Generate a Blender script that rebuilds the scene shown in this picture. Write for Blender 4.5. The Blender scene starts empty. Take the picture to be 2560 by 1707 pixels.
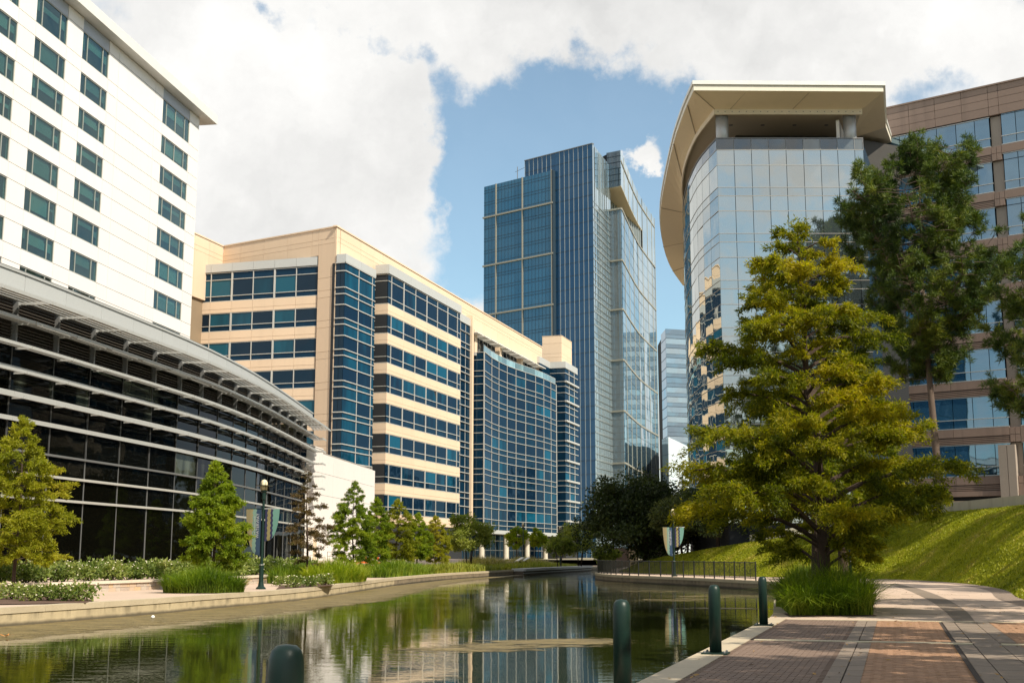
import bpy, math, random
import numpy as np
from mathutils import Matrix, Vector
random.seed(7)
RNG = np.random.default_rng(7)
R = math.radians
scene = bpy.context.scene
COL = scene.collection

# ------------------------------------------------------------ camera
FPX, YH, CZ = 3150.0, 1388.0, 1.6            # focal length in photo pixels, horizon row, eye height
PITCH = math.atan((YH - 853.5) / FPX)
cam_d = bpy.data.cameras.new('camera')
cam = bpy.data.objects.new('camera', cam_d)
COL.objects.link(cam)
cam.location = (0, 0, CZ)
cam.rotation_euler = (R(90) + PITCH, 0, 0)
cam_d.sensor_width = 36
cam_d.lens = FPX / 2560 * 36
cam_d.clip_start = .1
cam_d.clip_end = 6000
scene.camera = cam

# ------------------------------------------------------------ sky, sun, exposure
SUN_AZ, SUN_EL = 136.0, 45.0                  # azimuth clockwise from +Y
SUN_STRENGTH, SKY_STRENGTH, CLOUD = 5.0, 0.125, 0.77
scene.view_settings.view_transform = 'Standard'
scene.view_settings.look = 'None'
scene.view_settings.gamma = 1
scene.view_settings.use_curve_mapping = False
scene.view_settings.exposure = 0.36

def pix(u, v):                               # photo pixel -> viewing direction
    x, y = (u - 1280) / FPX, (853.5 - v) / FPX
    c, s = math.cos(PITCH), math.sin(PITCH)
    return Vector((x, c - s * y, s + c * y))

class NT:                                    # tiny node-tree helper
    def __init__(s, t): s.t = t; s.n = t.nodes; s.l = t.links; s.n.clear()
    def __call__(s, kind, ins=None, **kw):
        n = s.n.new('ShaderNode' + kind)
        for k, v in kw.items(): setattr(n, k, v)
        for k, v in (ins or {}).items():
            if isinstance(v, bpy.types.NodeSocket): s.l.new(v, n.inputs[k])
            else: n.inputs[k].default_value = v
        return n
    def m(s, op, a, b=0.0, c=None, clamp=False):
        d = {0: a, 1: b}
        if c is not None: d[2] = c
        return s('Math', d, operation=op, use_clamp=clamp).outputs[0]

world = bpy.data.worlds.new('World'); scene.world = world; world.use_nodes = True
def build_sky():
    g = NT(world.node_tree)
    out = g('OutputWorld')
    sky = g('TexSky', sky_type='NISHITA', sun_disc=False, sun_elevation=R(SUN_EL), sun_rotation=R(SUN_AZ),
            altitude=50, air_density=1.0, dust_density=.6, ozone_density=1.3)
    tc = g('TexCoord').outputs['Generated']
    sep = g('SeparateXYZ', {0: tc}).outputs
    up = g.m('ADD', g.m('MAXIMUM', sep[2], 0.0), .12)
    flat = g('CombineXYZ', {0: g.m('DIVIDE', sep[0], up), 1: g.m('DIVIDE', sep[1], up), 2: 0.0}).outputs[0]
    n1 = g('TexNoise', {'Vector': tc, 'Scale': 5.2, 'Detail': 12.0, 'Roughness': .62, 'Distortion': .25}).outputs[0]
    n2 = g('TexNoise', {'Vector': flat, 'Scale': 1.1, 'Detail': 6.0, 'Roughness': .55}).outputs[0]
    n3 = g('TexNoise', {'Vector': tc, 'Scale': 26.0, 'Detail': 8.0, 'Roughness': .6}).outputs[0]
    dens = g.m('ADD', g.m('MULTIPLY', g.m('SUBTRACT', n1, .5), 1.5), g.m('MULTIPLY', g.m('SUBTRACT', n2, .5), .35))
    dens = g.m('ADD', dens, g.m('MULTIPLY', g.m('SUBTRACT', n3, .5), .7))
    dens = g.m('ADD', dens, .25)
    w1 = g('TexNoise', {'Vector': tc, 'Scale': 11.0, 'Detail': 9.0, 'Roughness': .62}).outputs[1]
    off = g('VectorMath', {0: g('VectorMath', {0: w1, 1: (.5, .5, .5)}, operation='SUBTRACT').outputs[0], 'Scale': .14}, operation='SCALE').outputs[0]
    tw = g('VectorMath', {0: g('VectorMath', {0: tc, 1: off}, operation='ADD').outputs[0]}, operation='NORMALIZE').outputs[0]
    # where the photograph shows open blue (-) and standing cloud (+): pixel, pixel radius, weight
    for u, v, r, w in [(1420, 300, 180, -.95), (1250, 430, 160, -.85), (1640, 560, 190, -1.0), (1180, 640, 90, -.55), (1560, 260, 130, -.5),
                       (1690, 780, 170, -1.0), (1120, 300, 80, -.4), (1030, 135, 45, -.5), (940, 95, 40, -.45), (850, 70, 40, -.5), (760, 40, 40, -.5), (690, 15, 40, -.5), (1100, 210, 55, -.3),
                       (2290, 225, 80, -.55), (2400, 170, 90, -.3), (2440, 70, 150, .38), (2250, 70, 130, .35), (2540, 130, 90, .3), (1180, 520, 60, -.3),
                       (1590, 400, 58, 1.15), (1610, 440, 40, .6), (1265, 425, 36, .55), (700, 420, 420, .6), (400, 300, 300, .4), (1900, 60, 330, .65), (1300, 60, 240, .6), (950, 400, 150, .5), (2200, 60, 200, .3), (700, 100, 250, .3), (1170, 780, 50, .35)]:
        c = pix(u, v).normalized()
        dt = g('VectorMath', {0: tw, 1: tuple(c)}, operation='DOT_PRODUCT').outputs['Value']
        k = (r / FPX) ** 2                                   # exp(-(ang/r)^2), ang^2 ~ 2(1-dot)
        e = g.m('EXPONENT', g.m('MULTIPLY', g.m('SUBTRACT', dt, 1.0), 2.0 / k))
        dens = g.m('MULTIPLY_ADD', e, w, dens)
    mr = g('MapRange', {0: dens, 1: -.04, 2: .50, 3: 0.0, 4: 1.0}, interpolation_type='SMOOTHSTEP').outputs[0]
    mr = g.m('MULTIPLY', mr, g('MapRange', {0: sep[2], 1: -.02, 2: .05}).outputs[0])
    mr = g.m('MULTIPLY_ADD', mr, .88, .12)
    n5 = g('TexNoise', {'Vector': tw, 'Scale': 5.0, 'Detail': 9.0, 'Roughness': .58}).outputs[0]
    shade = g('MapRange', {0: g.m('ADD', g.m('MULTIPLY', n5, .8), g.m('MULTIPLY', n3, .2)), 1: .36, 2: .68, 3: 1.08, 4: .78}).outputs[0]
    ccol = g('MixRGB', {0: shade, 1: (.86, .88, .90, 1), 2: (1, .99, .965, 1)}).outputs[0]
    b1 = g('Background', {0: g('MixRGB', {0: 1.0, 1: sky.outputs[0], 2: (.86, 1.03, .97, 1)}, blend_type='MULTIPLY').outputs[0], 1: SKY_STRENGTH})
    b2 = g('Background', {0: ccol, 1: g.m('MULTIPLY', shade, CLOUD)})
    mix = g('MixShader', {0: mr, 1: b1.outputs[0], 2: b2.outputs[0]})
    g.l.new(mix.outputs[0], out.inputs[0])
build_sky()
world.cycles.sampling_method = 'MANUAL'; world.cycles.sample_map_resolution = 1024

sd = bpy.data.lights.new('sun', 'SUN'); sd.energy = SUN_STRENGTH; sd.angle = R(.53); sd.color = (1.0, .92, .77)
sun = bpy.data.objects.new('sun', sd); COL.objects.link(sun)
_s = Vector((math.sin(R(SUN_AZ)) * math.cos(R(SUN_EL)), math.cos(R(SUN_AZ)) * math.cos(R(SUN_EL)), math.sin(R(SUN_EL))))
sun.rotation_euler = _s.to_track_quat('Z', 'Y').to_euler(); sun.location = _s * 200
scene.cycles.max_bounces = 7; scene.cycles.transparent_max_bounces = 10
scene.cycles.diffuse_bounces = 3; scene.cycles.glossy_bounces = 4; scene.cycles.transmission_bounces = 3
scene.cycles.caustics_reflective = False; scene.cycles.caustics_refractive = False
scene.cycles.sample_clamp_indirect = 6

# ------------------------------------------------------------ materials
MATS = {}
def mat(name, col, rough=.6, metal=0.0, var=.12, scale=.6, fine=.08, bump=0.0, bscale=30.0, spec=.5, streak=0.0, obvar=0.0):
    """plain surface: base colour broken up by two noises, optional rain streaks and per-piece variation"""
    if name in MATS: return MATS[name]
    m = bpy.data.materials.new(name); m.use_nodes = True; MATS[name] = m
    g = NT(m.node_tree)
    pos = g('NewGeometry').outputs['Position']
    a = g('TexNoise', {'Vector': pos, 'Scale': scale, 'Detail': 5.0, 'Roughness': .6}).outputs[0]
    b = g('TexNoise', {'Vector': pos, 'Scale': scale * 14, 'Detail': 3.0}).outputs[0]
    f = g.m('ADD', g.m('MULTIPLY', g.m('SUBTRACT', a, .5), var * 2), g.m('MULTIPLY', g.m('SUBTRACT', b, .5), fine * 2))
    if streak:
        mp = g('Mapping', {'Vector': pos, 'Scale': (1.2, 1.2, .05)}).outputs[0]
        s = g('TexNoise', {'Vector': mp, 'Scale': 1.0, 'Detail': 4.0}).outputs[0]
        f = g.m('SUBTRACT', f, g.m('MULTIPLY', g('MapRange', {0: s, 1: .52, 2: .75}).outputs[0], streak))
    if obvar:
        f = g.m('ADD', f, g.m('MULTIPLY', g.m('SUBTRACT', g('ObjectInfo').outputs['Random'], .5), obvar * 2))
    f = g.m('ADD', f, 1.0)
    c = g('VectorMath', {0: tuple(col[:3]), 'Scale': f}, operation='SCALE').outputs[0]
    p = g('BsdfPrincipled', {'Base Color': c, 'Roughness': rough, 'Metallic': metal, 'Specular IOR Level': spec})
    if bump:
        h = g('TexNoise', {'Vector': pos, 'Scale': bscale, 'Detail': 4.0}).outputs[0]
        g.l.new(g('Bump', {'Strength': bump, 'Distance': .02, 'Height': h}).outputs[0], p.inputs['Normal'])
    g.l.new(p.outputs[0], g('OutputMaterial').inputs[0])
    return m

def glass(name, dark, alt, r0, tint=(1, 1, 1), altp=.35, wob=.012, wscale=.25, see=0.0, graze=1.0, seecol=None):
    """curtain-wall glass: dark room behind (per pane variation) under a mirror coat; see>0 lets the room show through"""
    if name in MATS: return MATS[name]
    m = bpy.data.materials.new(name); m.use_nodes = True; MATS[name] = m
    g = NT(m.node_tree)
    geo = g('NewGeometry')
    rnd = g('ObjectInfo').outputs['Random']
    pos = geo.outputs['Position']
    mp = g('Mapping', {'Vector': pos, 'Scale': (1, 1, .25)}).outputs[0]
    n = g('TexNoise', {'Vector': mp, 'Scale': .5, 'Detail': 2.0}).outputs[0]
    k = g.m('ADD', g.m('MULTIPLY', rnd, .7), g.m('MULTIPLY', n, .5))
    k = g('MapRange', {0: k, 1: 1.0 - altp, 2: 1.12 - altp * .6}).outputs[0]
    c = g('MixRGB', {0: k, 1: (*dark, 1), 2: (*alt, 1)}).outputs[0]
    h = g('TexNoise', {'Vector': g('VectorMath', {0: pos, 1: g('CombineXYZ', {0: g.m('MULTIPLY', rnd, 90.0)}).outputs[0]}, operation='ADD').outputs[0], 'Scale': wscale, 'Detail': 1.5}).outputs[0]
    bm = g('Bump', {'Strength': 1.0, 'Distance': wob / wscale, 'Height': h}).outputs[0]
    lw = g('LayerWeight', {'Blend': .5}).outputs['Facing']
    fac = g.m('MULTIPLY_ADD', g.m('POWER', lw, 5.0), (1 - r0) * graze, r0)
    base = g('BsdfDiffuse', {'Color': c}).outputs[0]
    if see:
        base = g('MixShader', {0: see, 1: base, 2: g('BsdfTransparent', {'Color': (*(seecol or alt), 1)}).outputs[0]}).outputs[0]
    gl = g('BsdfGlossy', {'Color': (*tint, 1), 'Roughness': .015, 'Normal': bm}).outputs[0]
    mx = g('MixShader', {0: fac, 1: base, 2: gl}).outputs[0]
    g.l.new(mx, g('OutputMaterial').inputs[0])
    return m

def leafmat(name, cols, trans=.45, nscale=.35):
    """foliage: ramp over leaf-by-leaf randomness and clump noise, part of the light passes through"""
    if name in MATS: return MATS[name]
    m = bpy.data.materials.new(name); m.use_nodes = True; MATS[name] = m
    g = NT(m.node_tree)
    geo = g('NewGeometry')
    n = g('TexNoise', {'Vector': geo.outputs['Position'], 'Scale': nscale, 'Detail': 3.0}).outputs[0]
    f = g.m('ADD', g.m('MULTIPLY', geo.outputs['Random Per Island'], .5), g.m('MULTIPLY_ADD', n, 1.6, -.55))
    f = g.m('ADD', f, g.m('MULTIPLY_ADD', g('ObjectInfo').outputs['Random'], .24, -.12), clamp=True)
    r = g('ValToRGB', {0: f}); cr = r.color_ramp
    while len(cr.elements) < len(cols): cr.elements.new(.5)
    for i, c in enumerate(cols):
        cr.elements[i].position = i / (len(cols) - 1); cr.elements[i].color = (*c, 1)
    col = r.outputs[0]
    d = g('BsdfPrincipled', {'Base Color': col, 'Roughness': .55, 'Specular IOR Level': .3}).outputs[0]
    t = g('BsdfTranslucent', {'Color': g('MixRGB', {0: 1.0, 1: col, 2: (1.22, 1.34, .42, 1)}, blend_type='MULTIPLY').outputs[0]}).outputs[0]
    g.l.new(g('MixShader', {0: trans, 1: d, 2: t}).outputs[0], g('OutputMaterial').inputs[0])
    return m

WHITE = mat('hotel_panel', (.80, .755, .72), .7, var=.03, scale=.15, fine=.02, streak=.03, obvar=.02)
WHITE_BACK = mat('hotel_joint', (.30, .27, .24), .8)
TAN = mat('tan_panel', (.72, .545, .385), .75, var=.04, scale=.2, fine=.03, streak=.04, obvar=.03)
TAN_BACK = mat('tan_joint', (.26, .19, .12), .9)
CAPM = mat('grey_metal_cap', (.52, .52, .50), .45, metal=.25, var=.04, obvar=.02)
FRAME = mat('pale_mullion', (.56, .54, .50), .4, metal=.3, var=.04)
DARKFRAME = mat('dark_mullion', (.09, .09, .09), .4, metal=.3)
SILL = mat('hotel_frame', (.40, .40, .36), .45, metal=.2)
CORE = mat('dark_core', (.015, .017, .02), .9, var=.05)
BROWN = mat('brown_granite', (.285, .20, .158), .7, var=.06, scale=.3, fine=.06, streak=.25, obvar=.04)
BROWN_BACK = mat('brown_joint', (.12, .085, .065), .9)
GREYPANEL = mat('grey_fascia_panel', (.46, .47, .465), .45, metal=.1, var=.02, obvar=.015)
SHADE = mat('sunshade_aluminium', (.52, .52, .50), .4, metal=.35, var=.03)
STEEL = mat('grey_steel', (.19, .19, .19), .5, metal=.4)
CREAM = mat('cream_soffit', (.80, .69, .51), .75, var=.03, scale=.15, fine=.03, streak=.03)
CREAMJ = mat('cream_joint', (.40, .33, .24), .9)
CONC = mat('bank_concrete', (.44, .35, .215), .85, var=.22, scale=.7, fine=.16, bump=.3, bscale=12, streak=.6)
COPE = mat('coping_concrete', (.46, .38, .26), .85, var=.28, scale=.8, fine=.10, bump=.3, bscale=14)
def wallmat(name, col, dark):
    m = bpy.data.materials.new(name); m.use_nodes = True; g = NT(m.node_tree); MATS[name] = m
    pos = g('NewGeometry').outputs['Position']; z = g('SeparateXYZ', {0: pos}).outputs[2]
    n = g('TexNoise', {'Vector': pos, 'Scale': .9, 'Detail': 6.0, 'Roughness': .65}).outputs[0]
    st = g('TexNoise', {'Vector': g('Mapping', {'Vector': pos, 'Scale': (2.2, 2.2, .12)}).outputs[0], 'Scale': 1.0, 'Detail': 5.0}).outputs[0]
    tide = g('MapRange', {0: g.m('ADD', z, g.m('MULTIPLY_ADD', n, .12, -.06)), 1: -.50, 2: -.40, 3: .85, 4: 0.0}).outputs[0]
    drip = g.m('MULTIPLY', g('MapRange', {0: st, 1: .50, 2: .68}).outputs[0], g('MapRange', {0: z, 1: -.5, 2: -.15, 3: .1, 4: .8}).outputs[0])
    f = g.m('MAXIMUM', tide, g.m('MULTIPLY', drip, .85))
    c = g('MixRGB', {0: f, 1: g('VectorMath', {0: col, 'Scale': g.m('MULTIPLY_ADD', n, .9, .55)}, operation='SCALE').outputs[0], 2: (*dark, 1)}).outputs[0]
    b = g('Bump', {'Strength': .35, 'Distance': .02, 'Height': g('TexNoise', {'Vector': pos, 'Scale': 14.0, 'Detail': 4.0}).outputs[0]}).outputs[0]
    g.l.new(g('BsdfPrincipled', {'Base Color': c, 'Roughness': .85, 'Normal': b}).outputs[0], g('OutputMaterial').inputs[0]); return m
CANAL = wallmat('canal_face_pale', (.46, .37, .23), (.06, .048, .03)); CANALD = wallmat('canal_face_dark', (.22, .17, .11), (.03, .024, .016))
WET = mat('stained_wall', (.17, .13, .09), .8, var=.4, scale=1.2, fine=.2, bump=.4, bscale=9, streak=.5)
PINK = mat('pink_concrete', (.52, .39, .30), .85, var=.08, scale=.5, fine=.07, bump=.2, bscale=40)
BARK = mat('cypress_bark', (.055, .034, .024), .95, var=.3, scale=2.5, fine=.4, bump=.8, bscale=18)
PBARK = mat('pine_bark', (.12, .085, .065), .95, var=.3, scale=2.0, fine=.4, bump=.8, bscale=10)
GREEN_MET = mat('dark_green_paint', (.007, .024, .018), .42, var=.15, fine=.15, spec=.35)
BLACK_MET = mat('black_iron', (.012, .014, .013), .45, var=.1)
EARTH = mat('mulch', (.10, .055, .035), .95, var=.3, scale=3, fine=.4, bump=.8, bscale=20)

# ------------------------------------------------------------ building blocks
WM = {}
def link(o, parent=None, W=None):
    COL.objects.link(o)
    W = W or Matrix.Identity(4)
    if parent is not None:
        o.parent = parent
        o.matrix_parent_inverse = WM[parent.name].inverted()
    o.matrix_basis = W
    WM[o.name] = W
    return o

def tag(o, label=None, cat=None, group=None, kind=None):
    if label: o['label'] = label
    if cat: o['category'] = cat
    if group: o['group'] = group
    if kind: o['kind'] = kind
    return o

def thing(name, loc, label, cat, group=None, rz=0.0):
    o = bpy.data.objects.new(name, None)
    o.empty_display_size = .5
    link(o, None, Matrix.Translation(loc) @ Matrix.Rotation(rz, 4, 'Z'))
    return tag(o, label, cat, group)

def dup(root, loc, rz=0.0, sc=1.0, label=None, sz=None):
    r = root.copy(); COL.objects.link(r)
    r.matrix_basis = Matrix.Translation(loc) @ Matrix.Rotation(rz, 4, 'Z') @ Matrix.Diagonal((sc, sc, sz or sc, 1))
    if label: r['label'] = label
    for ch in root.children:
        c = ch.copy(); COL.objects.link(c); c.parent = r; c.matrix_parent_inverse = ch.matrix_parent_inverse.copy()
        for gch in ch.children:
            d = gch.copy(); COL.objects.link(d); d.parent = c; d.matrix_parent_inverse = gch.matrix_parent_inverse.copy()
    return r

class Fr:
    """vertical plane: origin p (x,y), azimuth az of its left-to-right direction seen from outside"""
    def __init__(s, p, az=None, to=None):
        s.p = Vector((p[0], p[1], 0))
        if to is not None:
            d = Vector((to[0] - p[0], to[1] - p[1], 0)); s.len = d.length; s.d = d.normalized()
        else:
            s.d = Vector((math.sin(R(az)), math.cos(R(az)), 0)); s.len = 0
        s.i = Vector((-s.d.y, s.d.x, 0))             # inward
        s.ang = math.atan2(s.d.y, s.d.x)
    def at(s, x, z, y=0.0): return s.p + s.d * x + s.i * y + Vector((0, 0, z))
    def W(s, x, z, y=0.0): return Matrix.Translation(s.at(x, z, y)) @ Matrix.Rotation(s.ang, 4, 'Z')
    def off(s, x, y=0.0):                            # new frame shifted along / inward
        f = Fr((0, 0), 0); f.p = s.at(x, 0, y); f.d = s.d; f.i = s.i; f.ang = s.ang; return f

BOXF = [(0, 3, 2, 1), (4, 5, 6, 7), (0, 1, 5, 4), (1, 2, 6, 5), (2, 3, 7, 6), (3, 0, 4, 7)]
CACHE = {}
def box_mesh(w, h, t, m):
    k = (round(w, 3), round(h, 3), round(t, 3), m.name)
    if k not in CACHE:
        me = bpy.data.meshes.new('block')
        v = [(0, 0, 0), (w, 0, 0), (w, t, 0), (0, t, 0), (0, 0, h), (w, 0, h), (w, t, h), (0, t, h)]
        me.from_pydata(v, [], BOXF); me.materials.append(m); CACHE[k] = me
    return CACHE[k]

def piece(name, parent, F, x0, x1, z0, z1, y0, y1, m, tilt=0.0):
    """one box piece in a facade frame, its own object"""
    o = bpy.data.objects.new(name, box_mesh(x1 - x0, z1 - z0, y1 - y0, m))
    W = F.W(x0, z0, y0)
    if tilt:
        W = W @ Matrix.Rotation(R(random.gauss(0, tilt)), 4, 'Z') @ Matrix.Rotation(R(random.gauss(0, tilt)), 4, 'X')
    return link(o, parent, W)

class MB:
    """collects geometry in world space; build() makes ONE mesh object"""
    def __init__(s): s.v = []; s.f = []
    def box(s, F, x0, x1, z0, z1, y0, y1):
        b = len(s.v)
        for z in (z0, z1):
            for x, y in ((x0, y0), (x1, y0), (x1, y1), (x0, y1)): s.v.append(tuple(F.at(x, z, y)))
        s.f += [tuple(b + i for i in q) for q in BOXF]; return s
    def prism(s, pts, z0, z1):                       # closed plan polygon, counter-clockwise
        b = len(s.v); n = len(pts)
        a = sum(pts[i][0] * pts[(i + 1) % n][1] - pts[(i + 1) % n][0] * pts[i][1] for i in range(n))
        if a < 0: pts = pts[::-1]
        s.v += [(p[0], p[1], z0) for p in pts] + [(p[0], p[1], z1) for p in pts]
        s.f.append(tuple(b + n - 1 - i for i in range(n))); s.f.append(tuple(b + n + i for i in range(n)))
        for i in range(n):
            j = (i + 1) % n; s.f.append((b + i, b + j, b + n + j, b + n + i))
        return s
    def tube(s, pts, rad, seg=8, cap=True):
        b = len(s.v); P = [Vector(p) for p in pts]; n = len(P)
        rr = rad if isinstance(rad, (list, tuple)) else [rad] * n
        for i, p in enumerate(P):
            d = (P[min(i + 1, n - 1)] - P[max(i - 1, 0)])
            if d.length < 1e-6: d = Vector((0, 0, 1))
            d.normalize()
            a = d.cross(Vector((0, 1, .01)) if abs(d.y) < .9 else Vector((1, 0, 0))).normalized(); c = d.cross(a)
            for k in range(seg):
                t = 2 * math.pi * k / seg
                s.v.append(tuple(p + (a * math.cos(t) + c * math.sin(t)) * rr[i]))
        for i in range(n - 1):
            for k in range(seg):
                k2 = (k + 1) % seg
                s.f.append((b + i * seg + k, b + i * seg + k2, b + (i + 1) * seg + k2, b + (i + 1) * seg + k))
        if cap:
            s.f.append(tuple(b + seg - 1 - k for k in range(seg))); s.f.append(tuple(b + (n - 1) * seg + k for k in range(seg)))
        return s
    def lathe(s, prof, c=(0, 0, 0), seg=20):         # (radius, z) pairs from bottom up
        return s.tube([(c[0], c[1], c[2] + z) for r, z in prof], [max(r, .001) for r, z in prof], seg)
    def quad(s, *p):
        b = len(s.v); s.v += [tuple(q) for q in p]; s.f.append(tuple(range(b, b + len(p)))); return s
    def build(s, name, m, parent=None, loc=None, smooth=False):
        L = Vector(loc) if loc is not None else (WM[parent.name].translation.copy() if parent is not None else Vector((0, 0, 0)))
        me = bpy.data.meshes.new(name)
        va = np.array(s.v, dtype=np.float64) - np.array(L)
        me.from_pydata(va.tolist(), [], s.f); me.materials.append(m); me.update()
        if smooth: me.polygons.foreach_set('use_smooth', [True] * len(me.polygons))
        o = bpy.data.objects.new(name, me)
        return link(o, parent, Matrix.Translation(L))

def raw(name, verts, faces, m, parent=None, W=None, smooth=False):
    me = bpy.data.meshes.new(name)
    me.from_pydata(verts.tolist() if hasattr(verts, 'tolist') else verts, [], faces.tolist() if hasattr(faces, 'tolist') else faces)
    me.materials.append(m)
    if smooth: me.polygons.foreach_set('use_smooth', [True] * len(me.polygons))
    return link(bpy.data.objects.new(name, me), parent, W)

def poly_at(P, t):                                   # point at arc length t of a polyline
    for a, b in zip(P[:-1], P[1:]):
        L = math.hypot(b[0] - a[0], b[1] - a[1])
        if t <= L: return [a[k] + (b[k] - a[k]) * t / L for k in range(len(a))]
        t -= L
    return list(P[-1])
def poly_len(P): return sum(math.hypot(b[0] - a[0], b[1] - a[1]) for a, b in zip(P[:-1], P[1:]))
def smooth_poly(P, n):                               # Catmull-Rom through the points
    out = []
    Q = [P[0]] + list(P) + [P[-1]]
    for i in range(1, len(Q) - 2):
        for k in range(n):
            t = k / n; a, b, c, d = [np.array(q, float) for q in Q[i - 1:i + 3]]
            out.append(tuple(.5 * ((2 * b) + (c - a) * t + (2 * a - 5 * b + 4 * c - d) * t * t + (3 * b - a - 3 * c + d) * t ** 3)))
    return out + [tuple(P[-1])]

def aty(u, v, Y):
    r = pix(u, v); return Vector((0, 0, CZ)) + r * (Y / r.y)
def onz(u, v, z=0.0):
    r = pix(u, v); return Vector((0, 0, CZ)) + r * ((z - CZ) / r.z)
GAZ = 16.7                                           # the whole place is laid out on this azimuth
GA = Vector((math.sin(R(GAZ)), math.cos(R(GAZ)), 0)); GL = Vector((math.cos(R(GAZ)), -math.sin(R(GAZ)), 0))
def gp(lo, la, z=0.0): return GA * lo + GL * la + Vector((0, 0, z))
# ------------------------------------------------------------ the setting: ground, canal, banks, paving, lawn
WZ = -.55
def grass_mat():
    m = bpy.data.materials.new('lawn_grass'); m.use_nodes = True; g = NT(m.node_tree)
    pos = g('NewGeometry').outputs['Position']
    a = g('TexNoise', {'Vector': pos, 'Scale': .22, 'Detail': 5.0, 'Roughness': .65}).outputs[0]
    b = g('TexNoise', {'Vector': pos, 'Scale': 5.0, 'Detail': 5.0, 'Roughness': .7}).outputs[0]
    c = g('TexNoise', {'Vector': pos, 'Scale': 22.0, 'Detail': 3.0}).outputs[0]
    f = g.m('ADD', g.m('MULTIPLY', a, .5), g.m('ADD', g.m('MULTIPLY', b, .45), g.m('MULTIPLY', c, .3)))
    r = g('ValToRGB', {0: g('MapRange', {0: f, 1: .45, 2: .82}).outputs[0]}); cr = r.color_ramp
    cr.elements[0].color = (.085, .10, .006, 1); cr.elements[1].color = (.30, .29, .022, 1)
    e = cr.elements.new(.5); e.color = (.21, .225, .008, 1)
    dry = g('TexNoise', {'Vector': pos, 'Scale': .5, 'Detail': 4.0}).outputs[0]
    col = g('MixRGB', {0: g('MapRange', {0: dry, 1: .55, 2: .72, 4: .7}).outputs[0], 1: r.outputs[0], 2: (.22, .17, .05, 1)}).outputs[0]
    bm = g('Bump', {'Strength': .8, 'Distance': .06, 'Height': g.m('ADD', b, c)}).outputs[0]
    p = g('BsdfPrincipled', {'Base Color': col, 'Roughness': .9, 'Specular IOR Level': .05, 'Normal': bm})
    g.l.new(p.outputs[0], g('OutputMaterial').inputs[0]); return m
LAWN = grass_mat()

def water_mat():
    m = bpy.data.materials.new('canal_water'); m.use_nodes = True; g = NT(m.node_tree)
    pos = g('NewGeometry').outputs['Position']
    n1 = g('TexNoise', {'Vector': g('Mapping', {'Vector': pos, 'Scale': (.35, 1.0, 1), 'Rotation': (0, 0, R(8))}).outputs[0], 'Scale': 2.6, 'Detail': 4.0, 'Roughness': .55}).outputs[0]
    n2 = g('TexNoise', {'Vector': pos, 'Scale': .25, 'Detail': 2.0}).outputs[0]
    h = g.m('MULTIPLY', n1, g('MapRange', {0: n2, 1: .35, 2: .7, 3: .25, 4: 1.0}).outputs[0])
    bm = g('Bump', {'Strength': .12, 'Distance': .05, 'Height': h}).outputs[0]
    p = g('BsdfPrincipled', {'Base Color': (.024, .030, .005, 1), 'Roughness': .012, 'IOR': 1.33, 'Specular IOR Level': .5, 'Normal': bm})
    g.l.new(p.outputs[0], g('OutputMaterial').inputs[0]); return m
WATER = water_mat()

def scum_mat():
    m = bpy.data.materials.new('floating_algae'); m.use_nodes = True; g = NT(m.node_tree)
    pos = g('NewGeometry').outputs['Position']
    d = g('Attribute', attribute_name='dens').outputs['Fac']
    st = g('Mapping', {'Vector': pos, 'Scale': (.5, 1.3, 1)}).outputs[0]
    n = g('TexNoise', {'Vector': st, 'Scale': .9, 'Detail': 9.0, 'Roughness': .72, 'Distortion': .8}).outputs[0]
    n2 = g('TexNoise', {'Vector': g('Mapping', {'Vector': pos, 'Scale': (.6, 1.5, 1)}).outputs[0], 'Scale': 5.0, 'Detail': 6.0, 'Roughness': .7}).outputs[0]
    a = g('MapRange', {0: g.m('ADD', d, g.m('ADD', g.m('SUBTRACT', n, .5), g.m('MULTIPLY', g.m('SUBTRACT', n2, .5), .8))), 1: .14, 2: .26}, interpolation_type='SMOOTHSTEP').outputs[0]
    fl = g('TexNoise', {'Vector': pos, 'Scale': 14.0, 'Detail': 4.0, 'Roughness': .8}).outputs[0]
    big = g('TexNoise', {'Vector': st, 'Scale': 2.2, 'Detail': 5.0, 'Roughness': .65}).outputs[0]
    c = g('MixRGB', {0: g('MapRange', {0: g.m('ADD', g.m('MULTIPLY', fl, .6), g.m('MULTIPLY', big, .6)), 1: .42, 2: .78}).outputs[0], 1: (.035, .030, .010, 1), 2: (.34, .25, .10, 1)}).outputs[0]
    p = g('BsdfPrincipled', {'Base Color': c, 'Roughness': .55, 'Specular IOR Level': .3, 'Normal': g('Bump', {'Strength': .5, 'Distance': .02, 'Height': fl}).outputs[0]})
    mx = g('MixShader', {0: g.m('MULTIPLY', a, .86), 1: g('BsdfTransparent').outputs[0], 2: p.outputs[0]})
    g.l.new(mx.outputs[0], g('OutputMaterial').inputs[0]); return m

LB = [(-34, -60), (-24, 5), (-18.6, 29), (-15.67, 39.37), (-13.6, 46.6), (-12.3, 52.9), (-10.4, 62), (-9.4, 76), (-8.5, 92.9), (-5.8, 115.5), (.45, 144.3), (11.3, 188.8), (15, 205)]
_g0, _g1 = gp(-60, -3.2), gp(33.6, -3.2)
RBK = [(_g0.x, _g0.y), (_g1.x, _g1.y), (7.3, 36), (9.5, 46.6), (12.5, 58), (15.2, 68.5), (16.2, 75.4), (15.3, 82.0), (12.7, 93.7), (9.0, 104), (7.7, 114), (8.1, 123.7), (11.5, 150), (17, 185), (21, 205)]
LBS = LB[:3] + smooth_poly(LB[3:], 4)
RBS = RBK[:3] + smooth_poly(RBK[3:], 4)

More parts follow.
